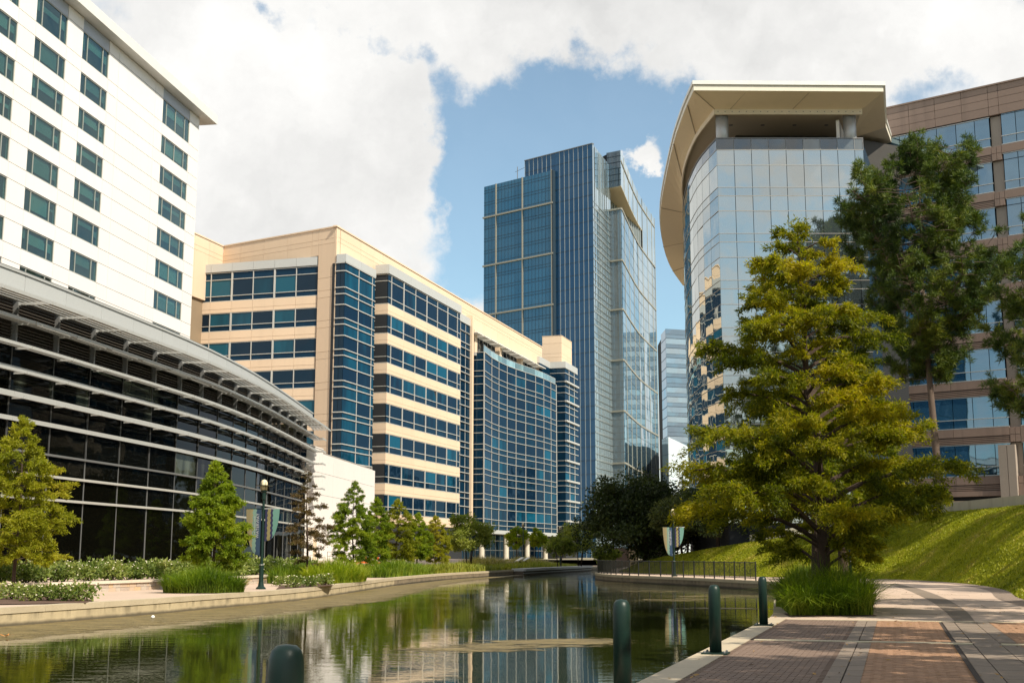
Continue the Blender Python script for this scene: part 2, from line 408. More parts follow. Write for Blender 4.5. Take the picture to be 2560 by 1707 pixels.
def sheet(name, pts, m, z=None):
    v = [(p[0], p[1], z if z is not None else p[2]) for p in pts]
    a = sum(v[i][0] * v[(i + 1) % len(v)][1] - v[(i + 1) % len(v)][0] * v[i][1] for i in range(len(v)))
    if a < 0: v = v[::-1]
    o = raw(name, v, [tuple(range(len(v)))], m); return tag(o, kind='structure')

S = 4500
sheet('ground', [(-S, -S), (S, -S), (S, S), (-S, S)], mat('far_ground', (.10, .12, .05), .95, var=.3, scale=.02), -1.3)
sheet('canal_water', LBS + RBS[::-1], WATER, WZ)
# left bank: level promenade, then the ground climbs to the terrace of the buildings
prof = [(.35, 0), (6, 0), (10, .02), (13, .35), (17, 1.05), (60, 1.05), (700, 1.05)]
def bank(name, line, sgn, prof, m):
    v, f = [], []; k = len(prof)
    for p in line:
        for d, z in prof: v.append((p[0] + sgn * d, p[1], z))
    for i in range(len(line) - 1):
        for j in range(k - 1):
            a = i * k + j; q = (a, a + 1, a + k + 1, a + k); f.append(q if sgn > 0 else q[::-1])
    f = [tuple(reversed(q)) for q in f]
    return tag(raw(name, v, f, m), kind='structure')
bank('left_promenade', LBS, -1, prof, PINK)
sheet('far_ground_beyond_canal', [(-700, 205), (700, 205), (700, 1600), (-700, 1600)], mat('far_plaza', (.22, .19, .12), .9, var=.2, scale=.1), .9)
sheet('promenade', RBS + [(60, 205), (60, -60)], PINK, 0)

def canal_wall(name, line, face, cap, label, flip, step, z0=-1.25):
    t = thing(name, (line[0][0], line[0][1], WZ), label, 'wall')
    mb = MB(); L = poly_len(line); n = max(1, round(L / step))
    for i in range(n):
        a, b = poly_at(line, L * i / n), poly_at(line, L * (i + 1) / n)
        if flip: a, b = b, a
        F = Fr(a, to=b)
        mb.box(F, 0, F.len, z0, -.172, .03, .5)
        piece('coping_stone', t, F, .006, F.len - .006, -.17, .022, 0, .46, cap)
    mb.build('wall_face', face, t)
    return t
i0 = 2
canal_wall('canal_wall', LBS[i0:LBS.index((-8.5, 92.9)) + 1] if (-8.5, 92.9) in LBS else LBS[i0:22], CANAL, COPE, 'pale stained concrete canal wall along the left promenade', False, 3.2)
_lf = [p for p in LBS if p[1] > 92]
canal_wall('canal_wall', _lf, CANALD, COPE, 'darker stained canal wall below the far reeds', False, 4.0)
canal_wall('canal_wall', [p for p in RBS if p[1] <= 36.1][0:2], CANAL, mat('plaza_coping', (.45, .37, .26), .8, var=.10, scale=1.0, fine=.1, bump=.25, bscale=20), 'pale concrete canal edge beside the bollards', True, 3.0)
canal_wall('canal_wall', [p for p in RBS if p[1] >= 33.4 and p[1] < 126], CANALD, COPE, 'dark stained curving canal wall below the iron railing', True, 2.4)
# long grey landing stage at the far bank
Fb = Fr(poly_at(LB, poly_len(LB[:11]) - 1), to=(10.4, 185.2))
lt = thing('landing_stage', (Fb.p.x, Fb.p.y, WZ), 'long grey concrete landing stage at the far bank of the canal', 'jetty')
piece('deck_slab', lt, Fb, 0, Fb.len, -.12, .16, -1.3, .3, mat('grey_slab', (.46, .45, .42), .7))
piece('fender_beam', lt, Fb, .05, Fb.len - .05, WZ - .2, -.13, -1.05, .2, mat('dark_timber', (.10, .075, .055), .9, var=.3, scale=2))
piece('fender_rail', lt, Fb, .02, Fb.len - .02, -.40, -.30, -1.12, -1.06, mat('grey_slab', (0, 0, 0)))

# algae film on the water
def algae():
    ny, nx = 190, 44
    ys = np.concatenate([np.linspace(9, 60, 110), np.linspace(60.8, 150, ny - 110)])
    lx = np.interp(ys, [p[1] for p in LB], [p[0] for p in LB]); rx = np.interp(ys, [p[1] for p in RBK], [p[0] for p in RBK])
    v, dens = [], []
    blobs = [(onz(1330, 1610, WZ), 2.4, 2.2, .36), (onz(1470, 1600, WZ), 1.8, 1.6, .32), (onz(1140, 1622, WZ), 1.9, 1.7, .27), (onz(1180, 1690, WZ), 1.6, 1.2, .24), (onz(1020, 1655, WZ), 1.4, 1.2, .2),
             (onz(1800, 1490, WZ), 5.5, 3.0, .28), (onz(1700, 1500, WZ), 5.0, 3.0, .25), (onz(1620, 1478, WZ), 6.0, 5.0, .24), (onz(1640, 1655, WZ), 1.0, .6, .28), (onz(1850, 1520, WZ), 3, 1.6, .3), (onz(1540, 1455, WZ), 5, 8, .2), (onz(1500, 1530, WZ), 3.0, 2.0, .16), (onz(330, 1700, WZ), 3, 1.0, .12), (onz(1400, 1520, WZ), 4, 3, .12)]
    for i, y in enumerate(ys):
        for j in range(nx):
            x = lx[i] + .04 + (rx[i] - lx[i] - .08) * (j / (nx - 1)) ** 1.3
            dl = (x - lx[i])
            w = 4.2 if y < 60 else 4.2 - (y - 60) * .035
            d = .24 + .30 * (1 - dl / max(w, 1.2)) - (.30 * max(0, dl - w) if dl > w else 0) if dl < 9 else -.3
            d = max(d, -.20) if dl < 9 else -.14 + (.06 if y > 50 and (rx[i] - x) < 9 else 0)
            for c, sx, sy, wt in blobs:
                d += wt * .98 * math.exp(-((x - c.x) / sx) ** 2 - ((y - c.y) / sy) ** 2)
            v.append((x, y, WZ + .006)); dens.append(d)
    f = [(i * nx + j, i * nx + j + 1, (i + 1) * nx + j + 1, (i + 1) * nx + j) for i in range(len(ys) - 1) for j in range(nx - 1)]
    o = raw('floating_algae', v, f, scum_mat())
    at = o.data.attributes.new('dens', 'FLOAT', 'POINT'); at.data.foreach_set('value', dens)
    tag(o, 'brown green algae film floating along the left canal wall', 'algae', kind='stuff')
algae()

# lawn bank and the ground on top of it
LE = [(9, -20), (12, 15), (14.5, 30), (18.55, 46.6), (23, 60), (25.7, 72.3), (26.2, 83.9), (24.6, 88.2), (22.3, 92.9), (18.9, 97), (14.9, 108), (11.5, 118.5), (10.8, 130), (13.5, 150), (19, 182)]
UE = [(30, -20, 4.8), (32, 15, 4.8), (33, 30, 4.8), (33.5, 46, 4.8), (33.8, 62, 4.8), (33.8, 82, 4.8), (33, 100, 4.8), (30.4, 103, 4.4), (27.6, 104, 3.9), (24.4, 105, 3.3), (20.6, 106, 2.7), (16.9, 113, 1.9), (14.5, 126, 1.3), (17.5, 150, 1.0), (23, 182, 1.0)]
LES, UES = smooth_poly(LE, 5), smooth_poly(UE, 5)
def lawn():
    n, k = len(LES), 16
    v = []
    for a, b in zip(LES, UES):
        for j in range(k):
            s = j / (k - 1)
            h = s * 1.35 if s < .2 else .27 + (1 - .27) * math.sin((s - .2) / .8 * math.pi / 2) ** .92
            v.append((a[0] + (b[0] - a[0]) * s, a[1] + (b[1] - a[1]) * s, .02 + (b[2] - .02) * h + .05 * math.sin(a[1] * .31 + s * 5) * s * (1 - s) * 4))
    f = [(i * k + j, i * k + j + 1, (i + 1) * k + j + 1, (i + 1) * k + j) for i in range(n - 1) for j in range(k - 1)]
    f = [q[::-1] for q in f]
    tag(raw('lawn_bank', v, f, LAWN, smooth=True), kind='structure')
lawn()
bank('upper_terrace', [(p[0], p[1]) for p in UES], 1, [(0, 0), (300, 0)], mat('terrace_paving', (.30, .25, .19), .9, var=.1))
_o = bpy.data.objects['upper_terrace']
for i, p in enumerate(UES):
    for j in (0, 1): _o.data.vertices[i * 2 + j].co.z = p[2] - .03

# low retaining wall on the crest of the lawn
rw = thing('retaining_wall', (33.8, 82, 4.7), 'low pale concrete wall along the crest of the lawn', 'wall')
_c = [p for p in UES if p[1] >= 60 and p[1] < 107]
for i in range(len(_c) - 1):
    a, b = _c[i], _c[i + 1]
    mb = MB(); F = Fr((b[0] + .1, b[1]), to=(a[0] + .1, a[1]))
    zt = .75
    q = [F.at(0, b[2] - .4), F.at(F.len, a[2] - .4), F.at(F.len, a[2] + zt), F.at(0, b[2] + zt)]
    r = [p + F.i * .3 for p in q]
    mb.quad(*q); mb.quad(*r[::-1]); mb.quad(q[3], q[2], r[2], r[3]); mb.quad(q[0], r[0], r[1], q[1]); mb.quad(q[1], r[1], r[2], q[2]); mb.quad(q[0], q[3], r[3], r[0])
    mb.build('wall_panel', mat('wall_concrete', (.36, .33, .25), .85, var=.1, scale=.8, fine=.1, streak=.3), rw)

# brick plaza --------------------------------------------------------
FP = Fr((0, 0), 106.7)                               # x = across the path, y = along it
B1 = mat('brown_brick', (.20, .135, .10), .85, var=.12, scale=.8, fine=.15, bump=.3, bscale=60, obvar=.12)
B2 = mat('orange_brick', (.33, .185, .105), .85, var=.14, scale=.8, fine=.18, bump=.3, bscale=60, obvar=.12)
P1 = mat('grey_brown_paver', (.215, .165, .125), .85, var=.10, scale=1.0, fine=.12, bump=.3, bscale=50, obvar=.07)
STRIP = mat('cream_strip', (.52, .44, .30), .8, var=.1, fine=.12)
plz = MB().quad(*[FP.at(x, .004, y) for x, y in ((-2.745, 8), (3.75, 8), (3.75, 33.4), (-2.745, 33.4))]).build('brick_plaza', mat('brick_joint', (.045, .032, .024), .95))
tag(plz, kind='structure')
def brick_field(name, m, cells, zt, keep):
    cells.sort(key=lambda c: math.hypot(c[1], c[0]))
    mb = MB(); cnt = 0
    me = box_mesh(cells[0][2] - .012, .03, cells[0][3] - .012, m)
    for x, y, w, l, ang in cells:
        W = Matrix.Translation(FP.at(x, zt - .03, y)) @ Matrix.Rotation(FP.ang + ang, 4, 'Z') @ Matrix.Translation((-(w - .012) / 2, -(l - .012) / 2, random.uniform(-.002, .002)))
        u = FP.at(x, 0, y); vis = u.y > 15.8 and u.x < u.y * .42 and u.x > -3
        if vis and cnt < keep:
            link(bpy.data.objects.new(name, me), plz, W); cnt += 1
        else:
            b = len(mb.v); mb.v += [tuple(W @ q.co) for q in me.vertices]; mb.f += [tuple(b + i for i in q) for q in BOXF]
    o = mb.build(name + '_field', m, plz); o['kind'] = 'stuff'
c1 = []
for j in range(int((33.0 - 9) / .1)):
    y = 9 + j * .1 + .05
    for i in range(10):
        x = -2.74 + (i + (.5 if j % 2 else 0)) * .2 + .0
        if x < -2.65 or x > -.98 or abs(y - 25.0) < .17: continue
        c1.append((x, y, .194, .094, 0))
brick_field('brick', B1, c1, .018, 280)
def herr(x0, x1, y0, y1):
    out = []; W = .1; c = math.cos(R(45)); n = int((y1 - y0 + x1 - x0) / W) + 8
    for i in range(-n, n):
        for j in range(-n, n):
            s = (i - j) % 4
            if s == 0: px, py, a = (i + 1) * W, (j + .5) * W, 0
            elif s == 3: px, py, a = (i + .5) * W, (j + 1) * W, R(90)
            else: continue
            x, y = x0 + (px - py) * c + .3, y0 + (px + py) * c
            if x0 + .04 < x < x1 - .04 and y0 < y < y1 and abs(y - 25.0) > .17: out.append((x, y, .2, .1, a + R(45)))
    return out
brick_field('herringbone_brick', B2, herr(-.5, 1.0, 9, 33.0), .018, 280)
brick_field('herringbone_brick', B2, herr(2.08, 3.7, 16, 33.0), .018, 0)
nb = 0
for x0, x1, l in ((-.97, -.745, .42), (-.735, -.50, .42), (1.0, 1.27, .42), (1.75, 2.06, .42), (1.28, 1.745, .46)):
    for j in range(int((33.0 - 12) / l)):
        y = 12 + j * l + (0.2 if x0 < -.8 else 0)
        if y + l > 33.0 or (abs(y + l / 2 - 25.0) < .3 and x0 != 1.28): continue
        piece('paver', plz, FP, x0 + .005, x1 - .005, -.01, .022 + random.uniform(-.002, .002), y + .004, y + l - .004, P1)
for x0, x1, y0, y1 in ((-2.66, 1.27, 24.87, 25.13), (1.76, 3.72, 24.87, 25.13), (-2.66, 1.27, 33.0, 33.24), (1.28, 1.745, 33.0, 33.24), (1.76, 3.72, 33.0, 33.24)):
    piece('cream_strip', plz, FP, x0, x1, -.01, .024, y0, y1, STRIP)
# dark paver band sweeping along the far path
la = smooth_poly([tuple(onz(u, v))[:2] for u, v in [(2387, 1552), (2355, 1521), (2312, 1494), (2262, 1472), (2215, 1459)]], 4)
lb = smooth_poly([tuple(onz(u, v))[:2] for u, v in [(2437, 1553), (2410, 1523), (2360, 1494), (2300, 1472), (2243, 1458)]], 4)
bnd = thing('paver_band', (la[0][0], la[0][1], 0), 'dark curving paver band in the pink concrete path', 'paving')
for i in range(len(la) - 1):
    MB().prism([la[i], lb[i], (lb[i + 1][0], lb[i + 1][1]), (la[i + 1][0], la[i + 1][1])], -.02, .008).build('paver', P1, bnd)
# expansion joints of the concrete path
cj = MB()
for y in (37.5, 42.5, 48.5, 56): cj.box(FP, -.3 + (y - 33) * .02, 4.2 - (y - 33) * .06, -.01, .006, y, y + .03)
tag(cj.build('path_joints', mat('joint_dark', (.12, .09, .07), .9)), kind='structure')
# mulch bed under the big tree, gravel verge
sheet('planting_bed', [(7.35, 34.1), (9.75, 34.4), (11.2, 42), (14, 56), (17.4, 70), (16.4, 74), (15.45, 68), (12.8, 57.8), (9.8, 46.5), (7.7, 37)], EARTH, .012)
ge = MB()
for a, b in zip(LES[9:36], LES[10:37]):
    ge.quad((a[0] - .8, a[1], .005), (a[0] + .25, a[1] + .05, .03), (b[0] + .25, b[1] + .05, .03), (b[0] - .8, b[1], .005))
tag(ge.build('gravel_verge', mat('gravel_verge_mat', (.24, .18, .14), .95, var=.3, scale=3, fine=.5, bump=1, bscale=30)), kind='structure')

def litter_mat(): return mat('fallen_leaves', (.30, .17, .05), .8, var=.4, scale=9, fine=.3)
def scatter_turf():
    rg = np.random.default_rng(5); o = bpy.data.objects['lawn_bank']; k = 16
    co = np.array([v.co for v in o.data.vertices]).reshape(-1, k, 3); n = 85000
    keep = (co[:, 0, 1] > 35) & (co[:, 0, 1] < 125); co = co[keep]
    i = rg.uniform(0, len(co) - 1.001, n); j = rg.uniform(0, 1, n) ** .9 * (k - 1.001); ii, jj = i.astype(int), j.astype(int); a, b = (i - ii)[:, None], (j - jj)[:, None]
    p = (co[ii, jj] * (1 - a) + co[ii + 1, jj] * a) * (1 - b) + (co[ii, jj + 1] * (1 - a) + co[ii + 1, jj + 1] * a) * b
    th = rg.uniform(0, 6.283, n); s = np.stack([np.cos(th), np.sin(th), 0 * th], 1); h = .05 + .09 * rg.random(n) ** 2; w = .05
    v = np.empty((n, 3, 3)); v[:, 0] = p - s * w; v[:, 1] = p + s * w; v[:, 2] = p + np.stack([rg.normal(0, .05, n), rg.normal(0, .05, n), h], 1)
    v[:, :2, 2] -= .01
    t = raw('turf_blades', v.reshape(-1, 3), np.arange(n * 3).reshape(-1, 3), leafmat('turf_blade', [(.08, .10, .006), (.19, .21, .008), (.29, .29, .012), (.40, .33, .06)], .35, .5))
    tag(t, 'short mown turf on the lawn bank', 'grass', kind='stuff')
scatter_turf()
def litter():
    rg = np.random.default_rng(8); n = 420
    x, y = rg.uniform(-3.1, 3.6, n), 14 + 45 * rg.random(n) ** 1.3
    P = np.array([list(FP.at(a, .03, b)) for a, b in zip(x, y)]); th = rg.uniform(0, 6.283, n); L = rg.uniform(.02, .055, n)[:, None]
    d = np.stack([np.cos(th), np.sin(th), rg.normal(0, .15, n)], 1); s = np.stack([-np.sin(th), np.cos(th), rg.normal(0, .2, n)], 1)
    v = np.empty((n, 4, 3)); v[:, 0] = P - d * L; v[:, 2] = P + d * L; v[:, 1] = P + s * L * .45; v[:, 3] = P - s * L * .45
    tag(raw('leaf_litter', v.reshape(-1, 3), np.arange(n * 4).reshape(-1, 4), litter_mat()), 'scattered small fallen leaves on the brick plaza', 'leaves', kind='stuff')
litter()
# ------------------------------------------------------------ facade tools
class Glaze:
    """panes in a grid; big panes are pieces of their own, small ones and the bars are joined per bay"""
    def __init__(s, parent): s.p = parent; s.small = {}; s.bars = {}
    def grid(s, F, xs, zs, m, y=0.0, t=.06, gap=.03, big=None, name='pane', tilt=.12, small=None):
        for i in range(len(xs) - 1):
            for j in range(len(zs) - 1):
                x0, x1, z0, z1 = xs[i] + gap, xs[i + 1] - gap, zs[j] + gap, zs[j + 1] - gap
                if x1 - x0 < .05 or z1 - z0 < .05: continue
                if big is None or big(zs[j], zs[j + 1], xs[i], xs[i + 1]): piece(name, s.p, F, x0, x1, z0, z1, y, y + t, m, tilt)
                else: s.small.setdefault((small or m).name, MB()).box(F, x0, x1, z0, z1, y, y + t)
    def hbars(s, F, x0, x1, zs, w=.08, y0=-.09, y1=.05, m=None):
        b = s.bars.setdefault((m or FRAME).name, MB())
        for z in zs: b.box(F, x0, x1, z - w / 2, z + w / 2, y0, y1)
    def vbars(s, F, xs, z0, z1, w=.08, y0=-.07, y1=.05, m=None):
        b = s.bars.setdefault((m or FRAME).name, MB())
        for x in xs: b.box(F, x - w / 2, x + w / 2, z0, z1, y0, y1)
    def done(s, sname='spandrel_glass', bname='mullions'):
        for k, b in s.small.items(): b.build(sname, MATS[k], s.p)['kind'] = 'stuff'
        for k, b in s.bars.items(): b.build(bname, MATS[k], s.p)['kind'] = 'stuff'

def panels(parent, F, xs, zs, m, y0, y1, gap=.018, name='wall_panel', skip=None):
    for i in range(len(xs) - 1):
        for j in range(len(zs) - 1):
            if skip and skip(i, j): continue
            piece(name, parent, F, xs[i] + gap, xs[i + 1] - gap, zs[j] + gap, zs[j + 1] - gap, y0, y1, m)

# ------------------------------------------------------------ white hotel
HG = glass('hotel_glass', (.006, .022, .032), (.012, .035, .045), .07, (.75, .95, 1.0), altp=.3, see=.75, seecol=(.62, .82, .79))
def hotel():
    FH = Fr((-32.08, 125), 8.5)
    t = thing('hotel', FH.at(-20, 1.0), 'tall white hotel block with rows of teal windows and overhanging cornice', 'building')
    MB().box(FH, -46, -.82, 0, 46.0, .34, 24).build('wall_core', WHITE_BACK, t)
    cols = {1: (-40.3, -35.5), 3: (-33.0, -28.2), 5: (-25.6, -20.9), 9: (-9.6, -3.2)}
    xs = [-46, -40.3, -35.5, -33, -28.2, -25.6, -20.9, -19.0, -11.4, -9.6, -3.2, -.8]
    zs = [0.9]; rows = []
    n = 10
    for k in range(n, 0, -1):
        top = 41.27 - 3.03 * (k - 1)
        zs += [top - 1.78, top]
    zs += [42.45, 44.9, 46.0]
    isrow = lambda j: (j % 2 == 1)
    def skip(i, j):
        if i in cols and isrow(j) and 1 <= j: return True
        return i in cols and j == len(zs) - 2
    panels(t, FH, xs, zs, WHITE, 0, .3, gap=.024, skip=skip)
    SPB = mat('blue_grey_spandrel', (.40, .43, .50), .5)
    blind_m = [mat('pale_blind', (.62, .68, .64), .8), mat('grey_blind', (.40, .45, .43), .8), mat('curtain', (.62, .72, .62), .9)]
    for i, (x0, x1) in cols.items():
        piece('spandrel_panel', t, FH, x0, x1, 44.93, 46.0, .05, .3, SPB)
        for j in range(1, len(zs) - 2, 2):
            z0, z1 = zs[j], zs[j + 1]
            fr = [0, .15, .485, .83, 1] if i == 9 else [0, .2, .785, 1]
            bx = [x0 + (x1 - x0) * q for q in fr]
            mb = MB(); w = .035
            for q in (z0, z1 - 2 * w): mb.box(FH, x0, x1, q, q + 2 * w, .05, .16)
            for q in bx: mb.box(FH, max(q - w, x0), min(q + w, x1), z0 + 2 * w, z1 - 2 * w, .05, .16)
            if j == len(zs) - 4: mb.box(FH, x0 + w, x1 - w, z1 - .72, z1 - .66, .05, .16)
            win = mb.build('window', SILL, t)
            for a, b in zip(bx[:-1], bx[1:]): piece('pane', win, FH, a + w, b - w, z0 + .07, z1 - .07, .10, .115, HG, .1)
            piece('room', win, FH, x0 + .01, x1 - .01, z0 + .01, z1 - .01, .315, .33, CORE)  # thin dark board, the unlit room's darkness put into its colour
            hb = random.choice([.32, .42, .5, .55, .6, .8]); k = random.choice([0, 0, 1])
            z = z1 - (z1 - z0) * random.uniform(.08, .3)
            piece('blind', win, FH, bx[1] + .1, bx[-2] - .1, z1 - (z1 - z0) * hb, z, .20, .22, blind_m[1 if random.random() < .5 else 0])
            if random.random() < .75: piece('blind', win, FH, bx[1] + .12, bx[-2] - .2, z - .02, z + .22, .235, .25, blind_m[0])
            if random.random() < .6: piece('blind', win, FH, bx[0] + .1, bx[0] + (bx[1] - bx[0]) * .8, z1 - (z1 - z0) * random.uniform(.4, .8), z1 - .1, .22, .24, blind_m[random.choice([0, 1, 1])])
            if random.random() < .7: piece('blind', win, FH, bx[-2] + .1, bx[-1] - .15, z1 - (z1 - z0) * random.uniform(.4, .75), z1 - random.uniform(.3, .6), .22, .24, blind_m[random.choice([0, 1])])
    cm = mat('cornice_white', (.70, .69, .65), .5)
    piece('cornice', t, FH, -47, 1.4, 46.02, 46.95, -1.05, 24.5, cm)
    piece('cornice_drip', t, FH, -47, 1.2, 46.955, 47.1, -.9, 20, cm)
    piece('roof_plant', t, FH, -40, -18, 47.11, 51.5, 8.5, 20, cm)
    mb = MB()
    for z in np.arange(47.4, 51.4, .35): mb.box(FH, -39.5, -18.3, z, z + .12, 8.3, 8.49)
    mb.build('plant_louvre', SHADE, t)['kind'] = 'stuff'
    # low white wing that runs on behind the pavilion
    FW = Fr((-21.75, 133.6), to=(-18.3, 168.9))
    w = thing('white_annex', FW.at(10, 1.0), 'low white panelled wing with a recessed door beside the glass pavilion', 'building')
    n1 = 7.0
    MB().box(FW, -1, FW.len, .8, 13.0, .35, 9).build('wall_core', WHITE_BACK, w)
    zz = [.9, 4.55, 8.2, 10.6, 13.2]
    panels(w, FW, [-1, .6, 5.4, n1], zz, WHITE, 0, .3, skip=lambda i, j: i == 1 and j == 0)
    panels(w, FW, [n1, 12, 17.5, 23, 29, FW.len], [.9, 4.55, 8.2, 10.6, 12.75], WHITE, 0, .3)
    piece('end_wall', w, FW, FW.len - .3, FW.len - .01, .9, 12.75, .31, 8, WHITE)
    piece('coping', w, FW, -1, n1, 13.2, 13.32, -.05, 2, WHITE)
    piece('door_head', w, FW, .62, 5.38, 4.0, 4.54, .05, .34, mat('tan_reveal', (.62, .50, .36), .8))
    piece('door_jamb', w, FW, 4.9, 5.38, .9, 3.98, .05, .34, MATS['tan_reveal'])
    piece('door', w, FW, .64, 4.88, .9, 3.98, .315, .34, WHITE)
    rl = thing('hand_rail', FW.at(8, 1.0), 'thin steel hand rail beside the white wing', 'railing')
    mb = MB()
    for z in (.55, 1.0): mb.tube([FW.at(2, 1.0 + z, -2), FW.at(12, .9 + z, -2)], .03, 6)
    for x in (2, 4.5, 7, 9.5, 12): mb.tube([FW.at(x, .9, -2), FW.at(x, 2.0, -2)], .03, 6)
    mb.build('rail', STEEL, rl)
hotel()

# ------------------------------------------------------------ curved glass pavilion
PV = smooth_poly([(-29.6, 54), (-27, 64.8), (-25.1, 75.6), (-23, 89.4), (-22.0, 102.9), (-21.75, 116.7), (-21.75, 133.5)], 10)
def pavilion():
    t = thing('glass_pavilion', (-24, 80, 1.05), 'low curved glass pavilion with grey roof band and white sunshade fins', 'building')
    Lp = poly_len(PV); NB = 19                        # bays
    pts = [poly_at(PV, Lp * i / NB) for i in range(NB + 1)]
    FR = [Fr(a, to=b) for a, b in zip(pts[:-1], pts[1:])]
    PG = glass('pavilion_glass', (.006, .006, .004), (.26, .30, .24), .02, (.75, .85, 1), altp=.1, wob=.004, see=.55, graze=.35)
    zr = [14.03 - 1.32 * k for k in range(5)]         # sunshade rows
    gl = Glaze(t); zf = zr + [7.13, 5.95, 4.67]
    lou = MB(); fin = MB(); inner = MB(); roofm = MB(); cap = MB()
    for i, F in enumerate(FR):
        L = F.len
        # roof band
        piece('roof_panel', t, F, .012, L - .012, 15.45, 16.42, -.55, .1, GREYPANEL)
        piece('roof_trim', t, F, -.01, L + .01, 16.43, 16.56, -.62, .4, SHADE)
        piece('roof_drip', t, F, 0, L, 16.57, 16.68, -.4, .6, DARKFRAME)
        # plinth
        piece('plinth_slab', t, F, .0, L, .2, 1.02, -.9, .3, mat('plinth_stone', (.50, .45, .38), .8, var=.08))
        # glass rows
        zs = [1.05] + sorted(zf) 
        rowz = [(1.05, 4.62), (4.72, 5.90), (6.0, 7.08), (7.18, zr[4] - .1), (zr[4] + .1, zr[3] - .1), (zr[3] + .1, zr[2] - .1), (zr[2] + .1, zr[1] - .1)]
        for k, (a, b) in enumerate(rowz):
            if i >= 1: piece('pane', t, F, .03, L - .03, a + .02, b - .02, .0, .03, PG, .15)
            else: gl.grid(F, [0, L], [a, b], PG, big=lambda *q: False)
        # louvre band under the roof
        for a, b in ((zr[1] + .1, zr[0] - .12), (zr[0] + .1, 15.4)):
            for z in np.arange(a, b - .1, .17): lou.box(F, .05, L - .05, z, z + .055, -.02, .12)
        gl.vbars(F, [0], 1.05, 7.2, .05, -.04, .05, STEEL)
        gl.vbars(F, [0], zr[0] - 1.3, 15.4, .16, -.25, .05, STEEL)
        gl.vbars(F, [0], 7.2, zr[1], .07, -.06, .05, DARKFRAME)
        for z, w, m in ((7.13, .12, STEEL), (5.95, .14, None), (4.67, .14, None)): gl.hbars(F, 0, L, [z], w, -.16, .03, m)
        # sunshades: white fascia plus slats; deep at the top, thin below
        for k, z in enumerate(zr):
            piece('sunshade_fascia', t, F, .008, L - .008, z - .12, z + .12, -.34, -.30, SHADE)
            gl.hbars(F, 0, L, [z - .02], .1, -.295, .03, STEEL)
        for k, z in enumerate([15.1] + [q for q in zr[:4]]):
            dep = [1.75, .95, .8, .6, .5][k]; o0 = .45 if k == 0 else .36; ns = [5, 3, 3, 2, 2][k]
            for q in range(ns):
                y = -o0 - dep * (q + .5) / ns
                zz = z - (.16 if k == 0 else .2) - .0
                fin.box(F, .14, L - .06, zz - .02, zz + .035, y - dep / ns * .36, y + dep / ns * .36)
            fin.box(F, .0, .08, z - .3, z - .12, -o0 - dep, -.2)
            piece('sunshade_edge', t, F, .02, L - .02, z - .33 if k == 0 else z - .3, z - .14, -o0 - dep - .05, -o0 - dep, SHADE)
        # room behind the glass
        inner.box(F, 0, L, 1.0, 15.3, 9.0, 9.2)
    e = FR[-1]
    for k, z in enumerate([15.1] + zr):              # shades run past the corner
        dep = [1.75, 1.3, 1.3, 1.3, 1.3, 1.3][k]
        for q in range(5):
            y = -.35 - dep * (q + .5) / 5
            fin.box(e, e.len - .03, e.len + 2.2, z - .2, z - .15, y - .1, y + .1)
        piece('sunshade_edge', t, e, e.len - .3, e.len + 2.4, z - .28, z - .12, -.42 - dep, -.36 - dep, SHADE)
    # end wall, floor, roof and back
    E2 = Fr(tuple(e.at(e.len, 0, 0))[:2], az=e_az(e) - 90)
    gl.grid(E2, [0, 2.2, 4.4, 6.6, 8.8], [1.05, 4.6, 7.1, 10, 13, 15.4], PG, big=lambda *q: False)
    poly = [p[:2] for p in pts] + [tuple(FR[i].at(0 if i < NB - 1 else FR[i].len, 0, 9.1))[:2] for i in range(NB - 1, -1, -1)]
    MB().prism(poly, .9, 1.04).build('floor', mat('hall_floor', (.10, .075, .05), .5), t)
    MB().prism([tuple(F.at(0, 0, .3))[:2] for F in FR] + [tuple(FR[-1].at(FR[-1].len, 0, .3))[:2]] + poly[NB + 1:], 15.42, 15.5).build('roof_slab', STEEL, t)
    inner.build('back_wall', mat('hall_wall', (.055, .042, .03), .9, var=.3, scale=.3), t)
    lou.build('louvres', mat('louvre_dark', (.05, .042, .035), .6), t)['kind'] = 'stuff'
    fin.build('sunshade_slats', SHADE, t)['kind'] = 'stuff'
    gl.done()
    return t, FR, PG
def e_az(F): return math.degrees(math.atan2(F.d.x, F.d.y))
_, PFR, PG = pavilion()
HALLIN = [(PFR[5], .6, 1.6, 3.3, 5.2), (PFR[5], 1.9, 3.1, 3.9, 5.8)]
for i, (F, x0, x1, z0, z1) in enumerate(HALLIN):
    o = thing('display_board', F.at(x0, 1.04, 1.6 + i * .7), ['pale square board standing lower inside the pavilion', 'pale square board standing higher inside the pavilion'][i], 'board')
    piece('board', o, F, x0, x1, z0, z1, 1.6 + i * .7, 1.66 + i * .7, mat('canvas_panel', (.75, .76, .70), .8))
    piece('post', o, F, (x0 + x1) / 2 - .05, (x0 + x1) / 2 + .05, 1.04, z0, 1.7 + i * .7, 1.78 + i * .7, STEEL)
_F = PFR[9]
o = thing('pavilion_column', _F.at(2.5, 1.04, 1.5), 'tan square column inside the glass pavilion', 'column')
piece('shaft', o, _F, 2.3, 2.9, 1.04, 4.6, 1.4, 2.0, mat('ochre_column', (.42, .33, .15), .8)); piece('capital', o, _F, 2.2, 3.0, 4.6, 6.0, 1.35, 2.05, mat('canvas_panel', (0, 0, 0)))
_F = PFR[6]
o = thing('lounge_bench', _F.at(1, 1.04, 2.2), 'long olive bench inside the glass pavilion', 'bench')
piece('seat', o, _F, .2, 4.0, 1.2, 1.55, 2.0, 2.9, mat('olive_seat', (.22, .24, .08), .8)); piece('backrest', o, _F, .2, 4.0, 1.56, 2.1, 2.75, 2.95, MATS['olive_seat'])
